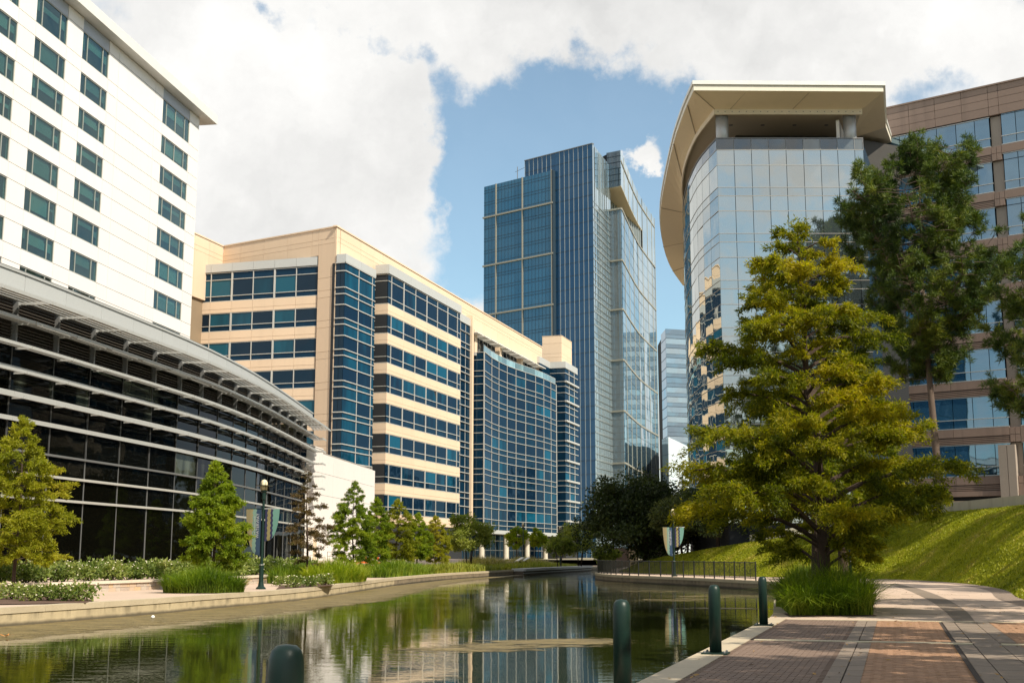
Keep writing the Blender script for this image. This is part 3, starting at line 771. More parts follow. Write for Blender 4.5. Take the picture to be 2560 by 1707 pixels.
piece('leg', o, _F, .4, .5, 1.04, 1.2, 2.2, 2.7, STEEL); piece('leg', o, _F, 3.7, 3.8, 1.04, 1.2, 2.2, 2.7, STEEL)

# ------------------------------------------------------------ tan office building
BG = glass('navy_glass', (.004, .016, .036), (.004, .075, .13), .03, (.45, .72, 1.0), altp=.36, graze=.28, wob=.018, wscale=.22)
BGS = glass('navy_glass_shade', (.004, .014, .028), (.010, .08, .12), .04, (.65, .82, .95), altp=.4, wob=.015, wscale=.22)
SPG = glass('spandrel_navy', (.003, .012, .028), (.005, .025, .05), .03, (.45, .72, 1.0), graze=.28, altp=.3, wob=.018, wscale=.22)
def office():
    C1 = (-24.6, 172.0); F0 = Fr(C1, GAZ)
    t = thing('office_building', F0.at(50, 1.0), 'tan panelled office building with navy ribbon windows and concave glass front', 'building')
    gl = Glaze(t)
    vis = lambda z0, z1, x0, x1: z1 - z0 > 1.7
    # bodies
    body = MB()
    body.box(F0, 9, 128, .8, 43.0, 2.6, 34); body.box(F0, 1.2, 56.5, .8, 43.0, .5, 2.6)
    body.build('core', CORE, t)
    up = MB().box(F0, 9, 109, 43.0, 47.0, .35, 30).box(F0, .9, 9, 43.0, 47.0, .35, 2.2); up.build('parapet_core', TAN_BACK, t)
    xs = [0.05 + k * 8.38 for k in range(14)]
    panels(t, F0, xs, [42.9, 45.1, 45.75, 47.1], TAN, 0, .33)
    piece('parapet_cap', t, F0, -.3, 109.2, 47.1, 47.3, -.12, .5, TAN)
    # angled upper wall and corner pillar
    Q = (-43.2, 183.6); FA = Fr(Q, to=C1); LA = FA.len
    MB().box(FA, 0, LA - 3.3, 43.0, 47.0, .34, 1.2).box(FA, LA - 3.3, LA - .3, 40, 47.0, .34, 1.2).build('parapet_core', TAN_BACK, t)
    panels(t, FA, [0, 3.6, 8.2, 12.8, 17.4, LA - 3.3], [43.36, 44.9, 45.6, 47.1], TAN, 0, .33); panels(t, FA, [LA - 3.3, LA - .02], [40, 44.9, 45.6, 47.1], TAN, 0, .33)
    piece('parapet_cap', t, FA, -.1, LA + .1, 47.1, 47.3, -.1, .5, TAN)
    zz = [1, 6.6, 11] + [15.4, 19.8, 24.2, 28.5, 32.9, 37.2, 40]
    panels(t, FA, [LA - 3.3, LA - .02], sorted([z for z in zz] + [z + 1.0 for z in zz[:-1]]), TAN, 0, .33, name='pillar_panel')
    MB().box(FA, LA - 3.3, LA - .3, .8, 40, .34, 1.2).build('pillar_core', TAN_BACK, t)
    FQ = Fr((Q[0] - GA.x * 12, Q[1] - GA.y * 12), GAZ)
    MB().box(FQ, 0, 12, 30, 47.0, .34, 6).build('parapet_core', TAN_BACK, t)
    panels(t, FQ, [0, 4, 8, 12], [38, 44.9, 45.6, 47.1], TAN, 0, .33)
    piece('parapet_cap', t, FQ, -.1, 12.1, 47.1, 47.3, -.1, .5, TAN)
    # left window wall (wedge bay)
    pr = Vector((-27.39, 173.95, 0)); dl = Vector((math.sin(R(106.7)), math.cos(R(106.7)), 0)); p0 = pr - dl * 23.9
    FLW = Fr((p0.x, p0.y), 106.7); LX = [.1 + 3.4 * k for k in range(8)]; LX[-1] = 23.8
    wz = [(42.0, 40.9, 38.48, 37.67), (35.99, 34.13, 33.29), (31.66, 29.75, 28.9), (27.3, 25.4, 24.58), (22.95, 21.05, 20.25), (18.6, 16.7, 15.9), (14.3, 12.4, 11.6)]
    body2 = MB().box(FLW, 0, 23.8, 8, 42.0, .4, 3.0); body2.build('bay_core', CORE, t)
    panels(t, FLW, [0, 3.5, 6.9, 10.3, 13.7, 17.1, 20.5, 23.8], [42.05, 43.3], CAPM, -.12, .4, name='cap_panel')
    for k, w in enumerate(wz):
        gl.grid(FLW, LX, sorted(w), BGS, .12, big=vis, small=SPG)
        gl.hbars(FLW, 0, 23.8, w[1:-1], .09, .02, .14); gl.hbars(FLW, 0, 23.8, [w[0] - .05, w[-1] + .05], .1, .05, .15)
        for q, x in enumerate(LX[1:-1]): gl.vbars(FLW, [x], w[-1], w[0], .26 if q % 2 == 0 else .11, .0, .14)
        nz = wz[k + 1][0] if k + 1 < len(wz) else 9.5
        panels(t, FLW, [0] + LX[1:], [nz, nz + .55, w[-1]], TAN, 0, .38, name='band_panel')
    # glass corner bay
    FG = F0.off(0, -1.4)
    FGl = Fr(tuple(F0.at(0.0, 0, 0))[:2], 106.7)
    gz = [41.9, 40.73, 38.39, 37.47]
    z = 35.95
    while z > 8: gz += [z, z - 1.92, z - 2.78]; z -= 4.36
    gz = sorted(gz)
    for Fk, xk, m in ((FGl, [0, .68, 1.36], BGS), (FG, [.02, 4.7, 9.6, 10.6], BG)):
        gl.grid(Fk, xk, gz, m, 0, big=lambda z0, z1, x0, x1: z1 - z0 > 1.8 and x1 - x0 > 1.2 and z0 > 12, small=m)
        gl.hbars(Fk, xk[0], xk[-1], gz, .13, -.13, .05)
    gl.vbars(FG, [4.7, 9.6], 8, 41.9, .14); 
    MB().box(F0, .05, 10.6, 8, 41.9, -1.3, .6).build('bay_core', CORE, t)
    panels(t, FG, [-.15, 5.2, 10.7], [41.95, 43.15], CAPM, -.15, 1.3, name='cap_panel')
    # recess strip
    FR_ = F0.off(0, -.4); gl.grid(FR_, [10.6, 13.1], gz, SPG, 0, big=lambda *q: False); gl.hbars(FR_, 10.6, 13.1, gz, .1, -.06, .05); gl.vbars(FR_, [11.4, 12.2], 6, 42.5, .16, -.2, .05, STEEL)
    # banded wing
    FW = F0.off(0, -2.5); X0, X1 = 13.1, 46.2
    FWl = Fr(tuple(F0.at(X0, 0, -.4))[:2], 106.7)
    MB().box(F0, X0 + .05, X1 - .05, 1, 43.0, -2.38, .6).build('wing_core', CORE, t)
    wx = [X0 + .02, 14.5] + [14.5 + 5.02 * k for k in range(1, 7)] + [X1 - .02]
    bands = [38.5, 34.05, 29.62, 25.19, 20.76, 16.33, 11.93, 7.6]
    for k, b in enumerate(bands):
        top = 43.05 if k == 0 else bands[k - 1] - 1.56
        zl = [b, b + .98, top] if k else [b, b + 1.0, 42.0, top]
        gl.grid(FW, wx, zl, BG, .1, big=lambda z0, z1, x0, x1: z1 - z0 > 1.5 and x1 - x0 > 3, small=SPG)
        gl.grid(FWl, [.02, 2.08], zl, BGS, .1, big=lambda *q: False)
        for Fk, a, c in ((FW, X0, X1), (FWl, 0, 2.1)):
            gl.hbars(Fk, a, c, zl[1:-1], .1, .0, .12); gl.hbars(Fk, a, c, [zl[0] + .05, zl[-1] - .05], .1, .04, .13)
        for q, x in enumerate(wx[1:-1]): gl.vbars(FW, [x], b, top, .24 if q % 2 else .12, -.02, .12)
        bx = [X0 - .02] + [14.5 + 5.02 * q for q in range(1, 7)] + [X1]
        lo = b - 1.56 if k < 7 else 6.2
        panels(t, FW, bx, [lo, lo + .55, b - .02], TAN, -.02, .36, name='band_panel', gap=.014)
        panels(t, FWl, [0, 2.1], [lo, lo + .55, b - .02], TAN, -.02, .36, name='band_panel', gap=.014)
    panels(t, FW, [X0 - .1, 22, 30, 38.5, X1 + .1], [43.08, 44.5], CAPM, -.15, 1.8, name='cap_panel'); panels(t, FWl, [0, 2.05], [43.08, 44.5], CAPM, -.15, .5, name='cap_panel')
    # glazed recess between wing and concave front
    FRc = F0.off(0, -1.0); rz = [42.6, 41.2, 38.8, 37.0]; z = 36.6
    rz = sorted([42.6, 41.0] + [zz - d for zz in [36.6 + 4.42 - 4.42 * k for k in range(8)] for d in (0, 2.0, 2.98)])
    gl.grid(FRc, [46.2, 50.4, 53.2, 55.8], rz, BG, 0, big=lambda z0, z1, x0, x1: False, small=SPG)
    gl.hbars(FRc, 45.6, 55.6, rz, .13, -.2, .05); gl.vbars(FRc, [50.4, 53.2], 6.2, 42.6, .12)
    panels(t, FRc, [46.2, 51, 56.4], [42.65, 44.0], CAPM, -.1, .9, name='cap_panel')
    piece('pilaster', t, FRc, 55.8, 56.6, 6.2, 44.6, -.45, .8, TAN)
    # concave curtain wall
    cc = [(57.3, 3.24), (64.2, 2.44), (69.4, 2.22), (74.6, 2.28), (79.4, 2.63), (84.3, 3.2), (89.5, 3.84), (94.4, 4.24), (99.7, 4.35), (104.4, 4.3)]
    CP = [tuple(F0.at(a, 0, -b))[:2] for a, b in cc]
    cz = [38.0] + [S_ - d for S_ in [36.6 - 4.42 * k for k in range(7)] for d in (0, 2.0, 2.98)] + [6.2]
    cz = sorted(z for z in cz if z >= 6.2)
    for a, b in zip(CP[:-1], CP[1:]):
        F = Fr(a, to=b)
        gl.grid(F, [0, F.len], cz, BG, 0, big=lambda z0, z1, x0, x1: z1 - z0 > 1.9, small=SPG)
        gl.hbars(F, 0, F.len, cz, .09, -.14, .05); gl.vbars(F, [0], 6.2, 38.0, .11, -.10, .05)
    gl.vbars(F, [F.len], 6.2, 38.0, .3, -.12, .05)
    FCl = Fr(tuple(F0.at(57.3, 0, 0))[:2], 106.7)
    gl.grid(FCl, [0, 1.6, 3.2], cz, BGS, 0, big=lambda *q: False, small=SPG); gl.hbars(FCl, 0, 3.24, cz, .1, -.08, .05); gl.vbars(FCl, [0.05, 3.2], 6.2, 38, .14)
    poly = CP + [tuple(F0.at(104.4, 0, .5))[:2], tuple(F0.at(57.3, 0, .5))[:2]]
    ins = [tuple(F0.at(a + (.15 if k == 0 else 0), 0, -b + .12))[:2] for k, (a, b) in enumerate(cc)] + poly[-2:]
    MB().prism(ins, 6.3, 37.9).build('front_core', CORE, t)
    out = [tuple(F0.at(a, 0, -b - .25))[:2] for a, b in cc] + poly[-2:]
    MB().prism(out, 5.55, 6.15).build('soffit_edge', CAPM, t)
    # roof terrace: balustrade, back wall, columns, louvred awning
    bal = glass('balustrade_glass', (.10, .18, .20), (.55, .8, .85), .16, (.9, 1, 1), altp=.5, see=.6)
    for a, b in zip(CP[:-1], CP[1:]):
        F = Fr(a, to=b); piece('balustrade_pane', t, F, .04, F.len - .04, 38.08, 39.3, .1, .13, bal); gl.hbars(F, 0, F.len, [39.33], .06, .08, .14)
    piece('terrace_floor', t, F0, 57, 112, 37.4, 37.96, -1.8, 2.6, CAPM)
    gl.grid(F0.off(0, 2.0), [57 + 2.6 * k for k in range(21)], [38, 42.8], BGS, 0, big=lambda *q: False); gl.vbars(F0.off(0, 2.0), [57 + 2.6 * k for k in range(21)], 38, 42.8, .14)
    for x in (60.5, 76, 91, 105.5):
        piece('terrace_column', t, F0, x, x + 1.5, 37.97, 42.88, -.35, .6, TAN)
    for i in range(11):
        x = 58.5 + i * 4.4
        piece('awning_slat', t, F0, x, x + 3.9, 41.9, 42.05, -1.5, .4, mat('awning_white', (.78, .75, .70), .6))
    # end bay
    FE = F0.off(0, -4.0); ez = sorted([43.05, 41.9] + [q - d for q in [38.6 + 4.42 - 4.42 * k + 3.3 - 4.42 for k in range(8)] for d in (0, 1.9, 3.0) if 6 < q - d < 41.5])
    FEl = Fr(tuple(F0.at(113.5, 0, 0))[:2], 106.7)
    MB().box(F0, 113.6, 124.5, 1, 43.0, -3.9, 3).build('bay_core', CORE, t)
    gl.grid(FE, [113.5, 117.2, 122.0, 124.6], ez, BG, 0, big=lambda z0, z1, x0, x1: z1 - z0 > 1.5 and x1 - x0 > 3, small=SPG); gl.grid(FEl, [0, 2, 4], ez, BGS, 0, big=lambda *q: False, small=SPG)
    gl.hbars(FE, 113.5, 125.0, ez, .14, -.2, .05); gl.hbars(FEl, 0, 4, ez, .1, -.06, .05); gl.hbars(FE, 113.4, 125.2, ez[1::3], .4, -.45, .05); gl.vbars(FE, [117.2, 122.0], 6, 43, .3)
    panels(t, FE, [113.35, 119, 124.75], [43.05, 44.5], CAPM, -.2, 2.5, name='cap_panel'); panels(t, FEl, [.0, 3.8], [43.05, 44.5], CAPM, -.15, .6, name='cap_panel')
    gl.grid(F0.off(0, -.6), [104.4, 109, 113.5], ez, SPG, 0, big=lambda *q: False); piece('recess_cap', t, F0, 104.6, 113.4, 43.05, 44.5, -.6, .3, CAPM)
    # penthouse block
    FPn = F0.off(118.5, -2.0); FPl = Fr(tuple(FPn.at(0, 0, 4.6))[:2], 106.7)
    MB().box(FPn, .2, 9.4, 43, 51.0, .2, 4.5).build('penthouse_core', TAN_BACK, t)
    panels(t, FPn, [0, 4.8, 9.6], [43.2, 46.4, 47.2, 49.6, 51.3], TAN, 0, .2, name='penthouse_panel'); panels(t, FPl, [0, 4.6], [43.2, 46.4, 47.2, 49.6, 51.3], TAN, 0, .2, name='penthouse_panel')
    piece('penthouse_cap', t, FPn, -.05, 9.65, 51.3, 51.4, -.05, 4.65, TAN)
    # ground floor
    FGd = F0.off(0, 1.2); gxs = [10 + 3.1 * k for k in range(38)]
    gl.grid(FGd, gxs, [1.0, 2.6, 4.4, 6.0], SPG, 0, big=lambda *q: False); gl.hbars(FGd, 10, 124, [2.6, 4.4], .1); gl.vbars(FGd, gxs, 1, 6.1, .1)
    piece('ground_floor_core', t, F0, 8, 126, .7, 6.1, 1.4, 2.55, CORE)
    for x in (60, 75, 89.5, 103.5): 
        p = F0.at(x, 0, -2.0); MB().lathe([(.55, .9), (.5, 1.1), (.5, 5.6)], (p.x, p.y, 0), 14).build('column', mat('pale_column', (.58, .52, .42), .7), t)
    gl.done()
office()

# ------------------------------------------------------------ blue glass tower
def tower():
    TGb = glass('tower_blue_glass', (.030, .115, .20), (.036, .135, .235), .11, (.45, .72, .95), altp=.5, wob=.004, wscale=.08)
    TGd = glass('tower_dark_blue_glass', (.014, .06, .13), (.02, .075, .155), .10, (.40, .62, .88), altp=.5, wob=.004, wscale=.08)
    TGl = glass('tower_pale_glass', (.07, .14, .19), (.09, .17, .23), .60, (.86, .96, 1.0), altp=.5, wob=.010, wscale=.06)
    RIB = mat('tower_rib', (.42, .46, .46), .35, metal=.5); FLUTE = mat('tower_flute', (.38, .42, .42), .35, metal=.6)
    DK = mat('tower_line', (.02, .04, .06), .5); BAR = mat('tower_bar', (.36, .34, .28), .45, metal=.3)
    d130 = Vector((math.sin(R(130)), math.cos(R(130)), 0)); TC = Vector((26.54, 400, 0)); o = TC - d130 * 46.5
    F = Fr((o.x, o.y), 130); F1 = F.off(0, -1.2)
    t = thing('glass_tower', (26, 420, .9), 'tall blue glass office tower with a notched upper corner', 'building')
    _fs = Fr((TC.x, TC.y), 17.5); MB().prism([tuple(q)[:2] for q in (F.at(17.7, 0, .2), F.at(46.2, 0, .2), _fs.at(.3, 0, .25), _fs.at(26, 0, .25), F.at(17.7, 0, 24))], .9, 135.4).build('slab_core', CORE, t); MB().box(F1, .2, 30.2, .9, 129.4, .2, 24).build('wing_core', CORE, t)
    rows = [.9, 13.8, 31.2, 48.6, 66.0, 83.45, 100.85, 118.26, 129.6]
    ln, rb, br = MB(), MB(), MB()
    for a, b in zip(rows[:-1], rows[1:]):
        for x0, x1 in ((0, 5.7), (5.7, 17.6), (17.6, 30.4)): piece('glass_panel', t, F1, x0 + .02, x1 - .02, a + .02, b - .02, 0, .15, TGb, .03)
        br.box(F1, -.3, 30.9, a - .28, a + .28, -.45, .0)
    for x in (5.7, 17.6): br.box(F1, x - .22, x + .22, .9, 129.6, -.35, 0)
    z = 14.0
    while z < 129.5:
        for q in (0, .95): ln.box(F1, 0, 30.4, z + q - .06, z + q + .06, -.04, 0)
        z += 4.35
    x = .75
    while x < 30.3: ln.box(F1, x - .04, x + .04, .9, 129.6, -.03, 0); x += 1.49
    piece('shadow_gap', t, F1, 30.4, 30.95, .9, 129.6, -.2, 1.3, DK); piece('edge_rail', t, F1, 30.1, 30.38, .9, 129.8, -.3, .1, BAR)
    # recessed slab with fins
    fx = [30.9 + 1.95 * k for k in range(9)]; fx[-1] = 46.5
    r2 = [.9, 31.2, 48.6, 66.0, 83.45, 100.85, 118.26, 135.7]
    for a, b in zip(r2[:-1], r2[1:]):
        for x0, x1 in zip(fx[:-1], fx[1:]): piece('glass_panel', t, F, x0 + .02, x1 - .02, a + .01, b - .01, 0, .15, TGd, .03)
    for x0 in [17.6 + 1.9 * k for k in range(7)]: piece('glass_panel', t, F, x0 + .02, min(x0 + 1.88, 30.88), 129.3, 135.7, 0, .15, TGd, .03)
    for x in fx[1:-1]: rb.box(F, x - .07, x + .07, .9, 135.75, -.12, 0)
    for x in [17.7 + 1.9 * k for k in range(7)]: rb.box(F, x - .07, x + .07, 129.3, 135.75, -.12, 0)
    z = 14.0
    while z < 135: ln.box(F, 17.6 if z > 129.6 else 30.9, 46.5, z - .07, z + .07, -.05, 0); z += 4.35
    piece('roof_edge', t, F, 17.5, 46.55, 135.72, 136.0, -.2, 1, STEEL)
    # fluted right side of the slab
    FS = Fr((TC.x, TC.y), 17.5)
    for k in range(20): piece('glass_panel', t, FS, 1.3 * k + .02, 1.3 * k + 1.28, .9, 135.7, 0, .15, TGl, .05)
    for k in range(20): rb.box(FS, 1.3 * k + .0, 1.3 * k + .3, .9, 135.75, -.1, 0)
    fl = MB(); z = 14
    while z < 118: fl.box(FS, 0, 26, z, z + .5, -.22, 0); fl.box(FS, 0, 26, z + 2, z + 2.2, -.22, 0); z += 4.35
    # curved right block
    RP = smooth_poly([(37.7, 420), (48.2, 469), (59.4, 510)], 4)
    J = Fr((33.1, 423), to=RP[0])
    core = [p for p in RP] + [(40, 515), (30, 430), (33.4, 423.3)]
    ins = [(p[0] - .4, p[1] + .3) for p in RP] + [(40, 515), (30, 430), (33.4, 423.5)]
    MB().prism(ins, .9, 119.0).build('block_core', CORE, t)
    notch = [(RP[0][0] - 6, RP[0][1] + 8)] + [(RP[3][0] - 3, RP[3][1]), (RP[5][0] - .5, RP[5][1])] + [(p[0] - .4, p[1] + .3) for p in RP[5:]] + [(40, 515), (30, 432)]
    MB().prism(notch, 119.0, 127.2).build('notch_core', mat('notch_flutes', (.22, .25, .25), .4, metal=.4), t)
    MB().prism(ins, 127.6, 139.9).build('head_core', CORE, t)
    MB().prism([(p[0] - .05, p[1] + .02) for p in RP] + [(40, 515), (30, 430), (33.2, 423.2)], 127.2, 127.6).build('notch_soffit', CREAM, t)
    rr = [.9, 14.4, 31.9, 49.3, 66.6, 84.0, 101.1, 119.2]
    for i, (a, b) in enumerate(zip(RP[:-1], RP[1:])):
        G = Fr(a, to=b)
        for z0, z1 in list(zip(rr[:-1], rr[1:])) + [(127.4, 136.3), (136.3, 140.1)] + ([(119.2, 127.4)] if i >= 5 else []):
            n = 2
            for q in range(n): piece('glass_panel', t, G, G.len * q / n + .02, G.len * (q + 1) / n - .02, z0 + .02, z1 - .02, 0, .15, TGl, .06)
        for z in rr[1:] + [136.3]: br.box(G, 0, G.len, z - .3, z + .3, -.2, 0)
        br.box(G, G.len - .5, G.len, .9, 119.2 if i < 4 else 140.1, -.1, 0)
        if i < 5: br.box(G, G.len - .5, G.len, 127.4, 140.1, -.1, 0)
        z = 14
        while z < 119: ln.box(G, 0, G.len, z, z + .12, -.04, 0); z += 4.35
        for q in (.25, .5, .75): ln.box(G, G.len * q, G.len * q + .08, .9, 119, -.03, 0)
    for z0, z1 in ((.9, 119.2), (127.4, 140.1)):
        for k in range(7): piece('glass_panel', t, J, J.len * k / 7 + .02, J.len * (k + 1) / 7 - .02, z0, z1, 0, .15, TGb if z0 < 100 else TGl, .05)
        for k in range(14): (rb if z0 < 100 else ln).box(J, J.len * k / 14, J.len * k / 14 + .12, z0, z1, -.2, 0)
        z = z0 + 2
        while z < z1: ln.box(J, 0, J.len, z, z + .25, -.1, 0); z += 2.17
    for z in rr[1:]: br.box(J, -.2, J.len, z - .3, z + .3, -.5, 0)
    for k in range(16): G = Fr((notch[0][0], notch[0][1]), to=notch[2]); rb.box(G, G.len * k / 16, G.len * k / 16 + .5, 119.3, 127.1, -.5, 0)
    ln.build('joint_lines', DK, t)['kind'] = 'stuff'; rb.build('fins', RIB, t)['kind'] = 'stuff'; br.build('frame_bars', BAR, t)['kind'] = 'stuff'; fl.build('flute_bands', FLUTE, t)['kind'] = 'stuff'
    mast = thing('roof_antenna', F1.at(12, 129.6, 6), 'thin antenna mast on the roof of the blue tower', 'antenna')
    MB().tube([F1.at(12, 129.4, 4), F1.at(12, 135.5, 4)], .12, 6).build('mast', STEEL, mast); MB().tube([F1.at(11, 133.8, 4), F1.at(16.5, 134.8, 4)], .07, 6).build('arm', STEEL, mast)
tower()

def far_buildings():
    g1 = glass('far_grey_glass', (.10, .15, .19), (.16, .21, .24), .34, (.82, .92, 1.0), altp=.5, wob=.02, wscale=.05)
    g2 = glass('far_grey_spandrel', (.06, .09, .12), (.08, .11, .14), .28, (.7, .82, .92), altp=.5, wob=.02, wscale=.05)
    a, b, c = aty(1652, 830, 560), aty(1664, 821, 545), aty(1740, 821, 550)
    F = Fr((b.x, b.y), to=(c.x, c.y)); H = b.z
    t = thing('far_tower', (b.x, b.y, .9), 'distant grey glass tower with pale floor bands', 'building')
    MB().prism([(b.x + .3, b.y + .4), (c.x, c.y + .5), (c.x, c.y + 40), (a.x + 2, a.y + 30)], .9, H - .2).build('core', CORE, t)
    z = H
    G = Fr((a.x, a.y), to=(b.x, b.y)); k = 0
    while z > 20:
        piece('window_band', t, F, 0, F.len, z - 2.5, z - .1, 0, .3, g1 if k % 5 else g2, .05); piece('floor_band', t, F, 0, F.len, z - 4.2, z - 2.6, .02, .3, g2, .05)
        piece('window_band', t, G, 0, G.len - .3, z - 4.2, z - .2, 0, .3, g2); z -= 4.3; k += 1
    pts = [aty(1655, 1092, 470), aty(1672, 1093, 462), aty(1690, 1100, 475), aty(1720, 1112, 500)]
    t = thing('far_curved_block', (pts[1].x, pts[1].y, .9), 'distant low curved pale glass block beside the tower', 'building')
    g3 = glass('far_cloud_white_glass', (.74, .78, .80), (.8, .82, .84), .25, (.95, .97, 1.0), altp=.5, wob=.02, wscale=.05)  # white base colour stands in for cloud reflected in the panes
    hz = pts[1].z
    for i, (p, q) in enumerate(zip(pts[:-1], pts[1:])):
        F = Fr((p.x, p.y), to=(q.x, q.y))
        for k in range(7): piece('glass_band', t, F, 0, F.len, hz - 6.2 * (k + 1) + .12, hz - 6.2 * k, 0, .3, g3)
    MB().prism([(pts[0].x + 1.2, pts[0].y + 1.5), (pts[1].x + .0, pts[1].y + 2.0), (pts[2].x - .8, pts[2].y + .8), (pts[3].x - .8, pts[3].y + .8), (pts[-1].x - 1, pts[-1].y + 30), (pts[0].x + 3, pts[0].y + 30)], .9, hz - .2).build('core', CORE, t)
far_buildings()

# ------------------------------------------------------------ curved-roof office block (right)
def block():
    KG = glass('mirror_glass', (.045, .06, .066), (.055, .072, .08), .46, (.88, .91, .88), altp=.5, wob=.006, wscale=.35)
    KS = glass('mirror_spandrel', (.045, .06, .066), (.055, .072, .08), .44, (.84, .88, .86), altp=.5, wob=.006, wscale=.35)
    t = thing('mirror_office_block', (25, 118, 4.0), 'mirrored glass office block with a curved cream overhanging roof', 'building')
    gl = Glaze(t)
    z0 = 3.0; zs = [38.01, 36.56, 34.47]
    S_ = 34.47
    while S_ > 6: zs += [S_ - .79, S_ - 2.2, S_ - 4.3]; S_ -= 4.3
    zs = sorted(z for z in zs if z > z0); 
    FK = Fr((18.65, 110.3), 90.0)
    xs = [0, 1.58, 3.16, 4.74, 6.32, 7.9, 9.46, 11.02, 12.58, 13.37]
    big = lambda a, b, x0, x1: b - a > 1.2 and x1 - x0 > 1 and a > 4
    gl.grid(FK, xs, zs, KG, 0, .08, .025, big, tilt=.22, small=KS)
    wl = smooth_poly([(18.65, 110.3), (18.05, 115), (17.85, 119), (18.0, 126), (18.6, 133), (19.5, 139), (21, 148), (23, 158), (26, 170)], 4)
    Lw = poly_len(wl); n = 24; pts = [poly_at(wl, Lw * (i / n)) for i in range(n + 1)]
    for a, b in zip(pts[1:], pts[:-1]):              # seen from outside the far end is on the left
        F = Fr(a, to=b); near = b[1] < 142
        gl.grid(F, [0, F.len], zs, KG, 0, .08, .025, (lambda p, q, r, s: q - p > 1.9) if near else (lambda *q: False), tilt=.3, small=KS)
    sides = MB()
    ins = [(p[0] + .16, p[1] + .12) for p in pts] + [(45, 172), (45, 124), (31.9, 118), (31.9, 110.45)]
    MB().prism(ins, 2.0, 37.7).build('core', CORE, t)
    MB().prism([(p[0] + .05, p[1] + .05) for p in pts] + [(45, 172), (45, 124), (32.0, 118), (32.0, 110.35)], 37.72, 37.98).build('terrace_floor', STEEL, t)
    bars = MB(); lm = mat('joint_silver', (.34, .32, .29), .4, metal=.4)
    for z in zs:
        bars.box(FK, 0, 13.37, z - .025, z + .025, -.03, .02)
        for a, b in zip(pts[1:], pts[:-1]): F = Fr(a, to=b); bars.box(F, 0, F.len, z - .025, z + .025, -.03, .02)
    bars.build('transoms', lm, t)['kind'] = 'stuff'
    # terrace balustrade
    bg = glass('terrace_glass', (.06, .065, .06), (.30, .33, .33), .12, (.9, .95, 1), altp=.5, see=.55)
    for a, b in zip(xs[:-1], xs[1:]): piece('balustrade_pane', t, FK, a + .02, b - .02, 38.06, 39.06, .06, .09, bg)
    for a, b in zip(pts[1:], pts[:-1]):
        F = Fr(a, to=b); piece('balustrade_pane', t, F, .03, F.len - .03, 38.06, 39.06, .06, .09, bg); piece('hand_rail', t, F, 0, F.len, 39.08, 39.17, .0, .12, STEEL)
    piece('hand_rail', t, FK, -.02, 13.4, 39.08, 39.17, 0, .12, STEEL); gl.vbars(FK, xs, 38.0, 39.1, .05, .02, .1, STEEL)
    # set-back penthouse
    pent = [(p[0] + 3.0, p[1] + 6.5) for p in pts if p[1] < 150] + [(45, 158), (45, 124), (30.5, 117)]
    MB().prism(pent, 37.9, 41.9).build('penthouse_wall', mat('penthouse_dark', (.055, .05, .045), .4), t)
    for x, y in ((19.35, 111.1), (31.1, 111.1)):
        MB().lathe([(.58, 37.9), (.58, 42.0)], (x, y, 0), 24).build('column', mat('silver_column', (.42, .42, .42), .45, metal=.5, var=.03), t, smooth=True)
    # roof: slab edge, sloping soffit ring, flat ceiling
    ro = smooth_poly([(16.2, 107), (16.1, 114), (16.4, 124.6), (17.75, 145.4), (19.8, 161.5), (22.7, 176.4), (26.3, 189.5)], 5)
    N_ = len(ro); Lr = poly_len(ro)
    inn = []
    ww = smooth_poly([(18.55, 110.2), (18.0, 115), (17.8, 119), (17.95, 126), (18.6, 133), (19.5, 139), (21, 148), (23, 158), (26, 170), (29, 180)], 5)
    Lq = poly_len(ww); inn = [tuple(poly_at(ww, Lq * i / (N_ - 1))) for i in range(N_)]
    outer = [(33.2, 107.3)] + ro; inner = [(32.05, 110.2)] + inn
    sf = MB()
    for i in range(len(outer) - 1):
        a, b, c, d = outer[i], outer[i + 1], inner[i + 1], inner[i]
        sf.quad((a[0], a[1], 42.42), (d[0], d[1], 41.85), (c[0], c[1], 41.85), (b[0], b[1], 42.42))
    e = (36.2, 116.8); sf.quad((33.2, 107.3, 42.42), (e[0], e[1], 42.42), (33.2, 118.5, 41.85), (32.05, 110.2, 41.85))
    sf.build('soffit', CREAM, t)
    rp = outer + [(40, 189), (40, 126), e]
    MB().prism(rp, 42.44, 42.95).build('roof_edge', mat('roof_edge_cream', (.66, .62, .52), .6), t)
    ro2 = [(33.35, 107.15)] + [(p[0] - .12, p[1] - .14) for p in ro] + [(40, 189), (40, 126), (36.3, 116.7)]
    MB().prism(ro2, 42.97, 43.32).build('roof_flashing', mat('roof_flashing', (.62, .62, .58), .45, metal=.2), t)
    MB().prism([(p[0] + .1, p[1] + .1) for p in inn] + [(40, 178), (40, 126), (33.2, 118), (31.95, 110.3)], 41.6, 41.84).build('terrace_ceiling', mat('ceiling_cream', (.60, .53, .42), .8, var=.03), t)
    jm = MB()
    for x in (20.9, 26.6):
        G = Fr((x, 107.3), to=(x - 1.0 + .3, 110.2)); 
        p, q = Vector((x, 107.35, 42.40)), Vector((x - .9, 110.15, 41.84))
        jm.tube([p, q], .035, 4)
    for k in (3, 9, 15, 21, 26):
        a, c = outer[k + 1], inner[k + 1]; jm.tube([(a[0], a[1], 42.40), (c[0], c[1], 41.84)], .06, 4)
    a, c = outer[1], inner[1]; jm.tube([(a[0], a[1], 42.40), (c[0], c[1], 41.84)], .05, 4)
    jm.build('soffit_ribs', CREAMJ, t)
    bm = MB(); bm.box(FK, -.1, 13.4, 41.35, 41.86, -.12, .1)
    for a, b in zip(inn[1:], inn[:-1]): F = Fr(a, to=b); bm.box(F, 0, F.len, 41.35, 41.86, -.06, .1)
    bm.build('eaves_beam', mat('eaves_cream', (.68, .60, .47), .7), t)
    dl = MB()
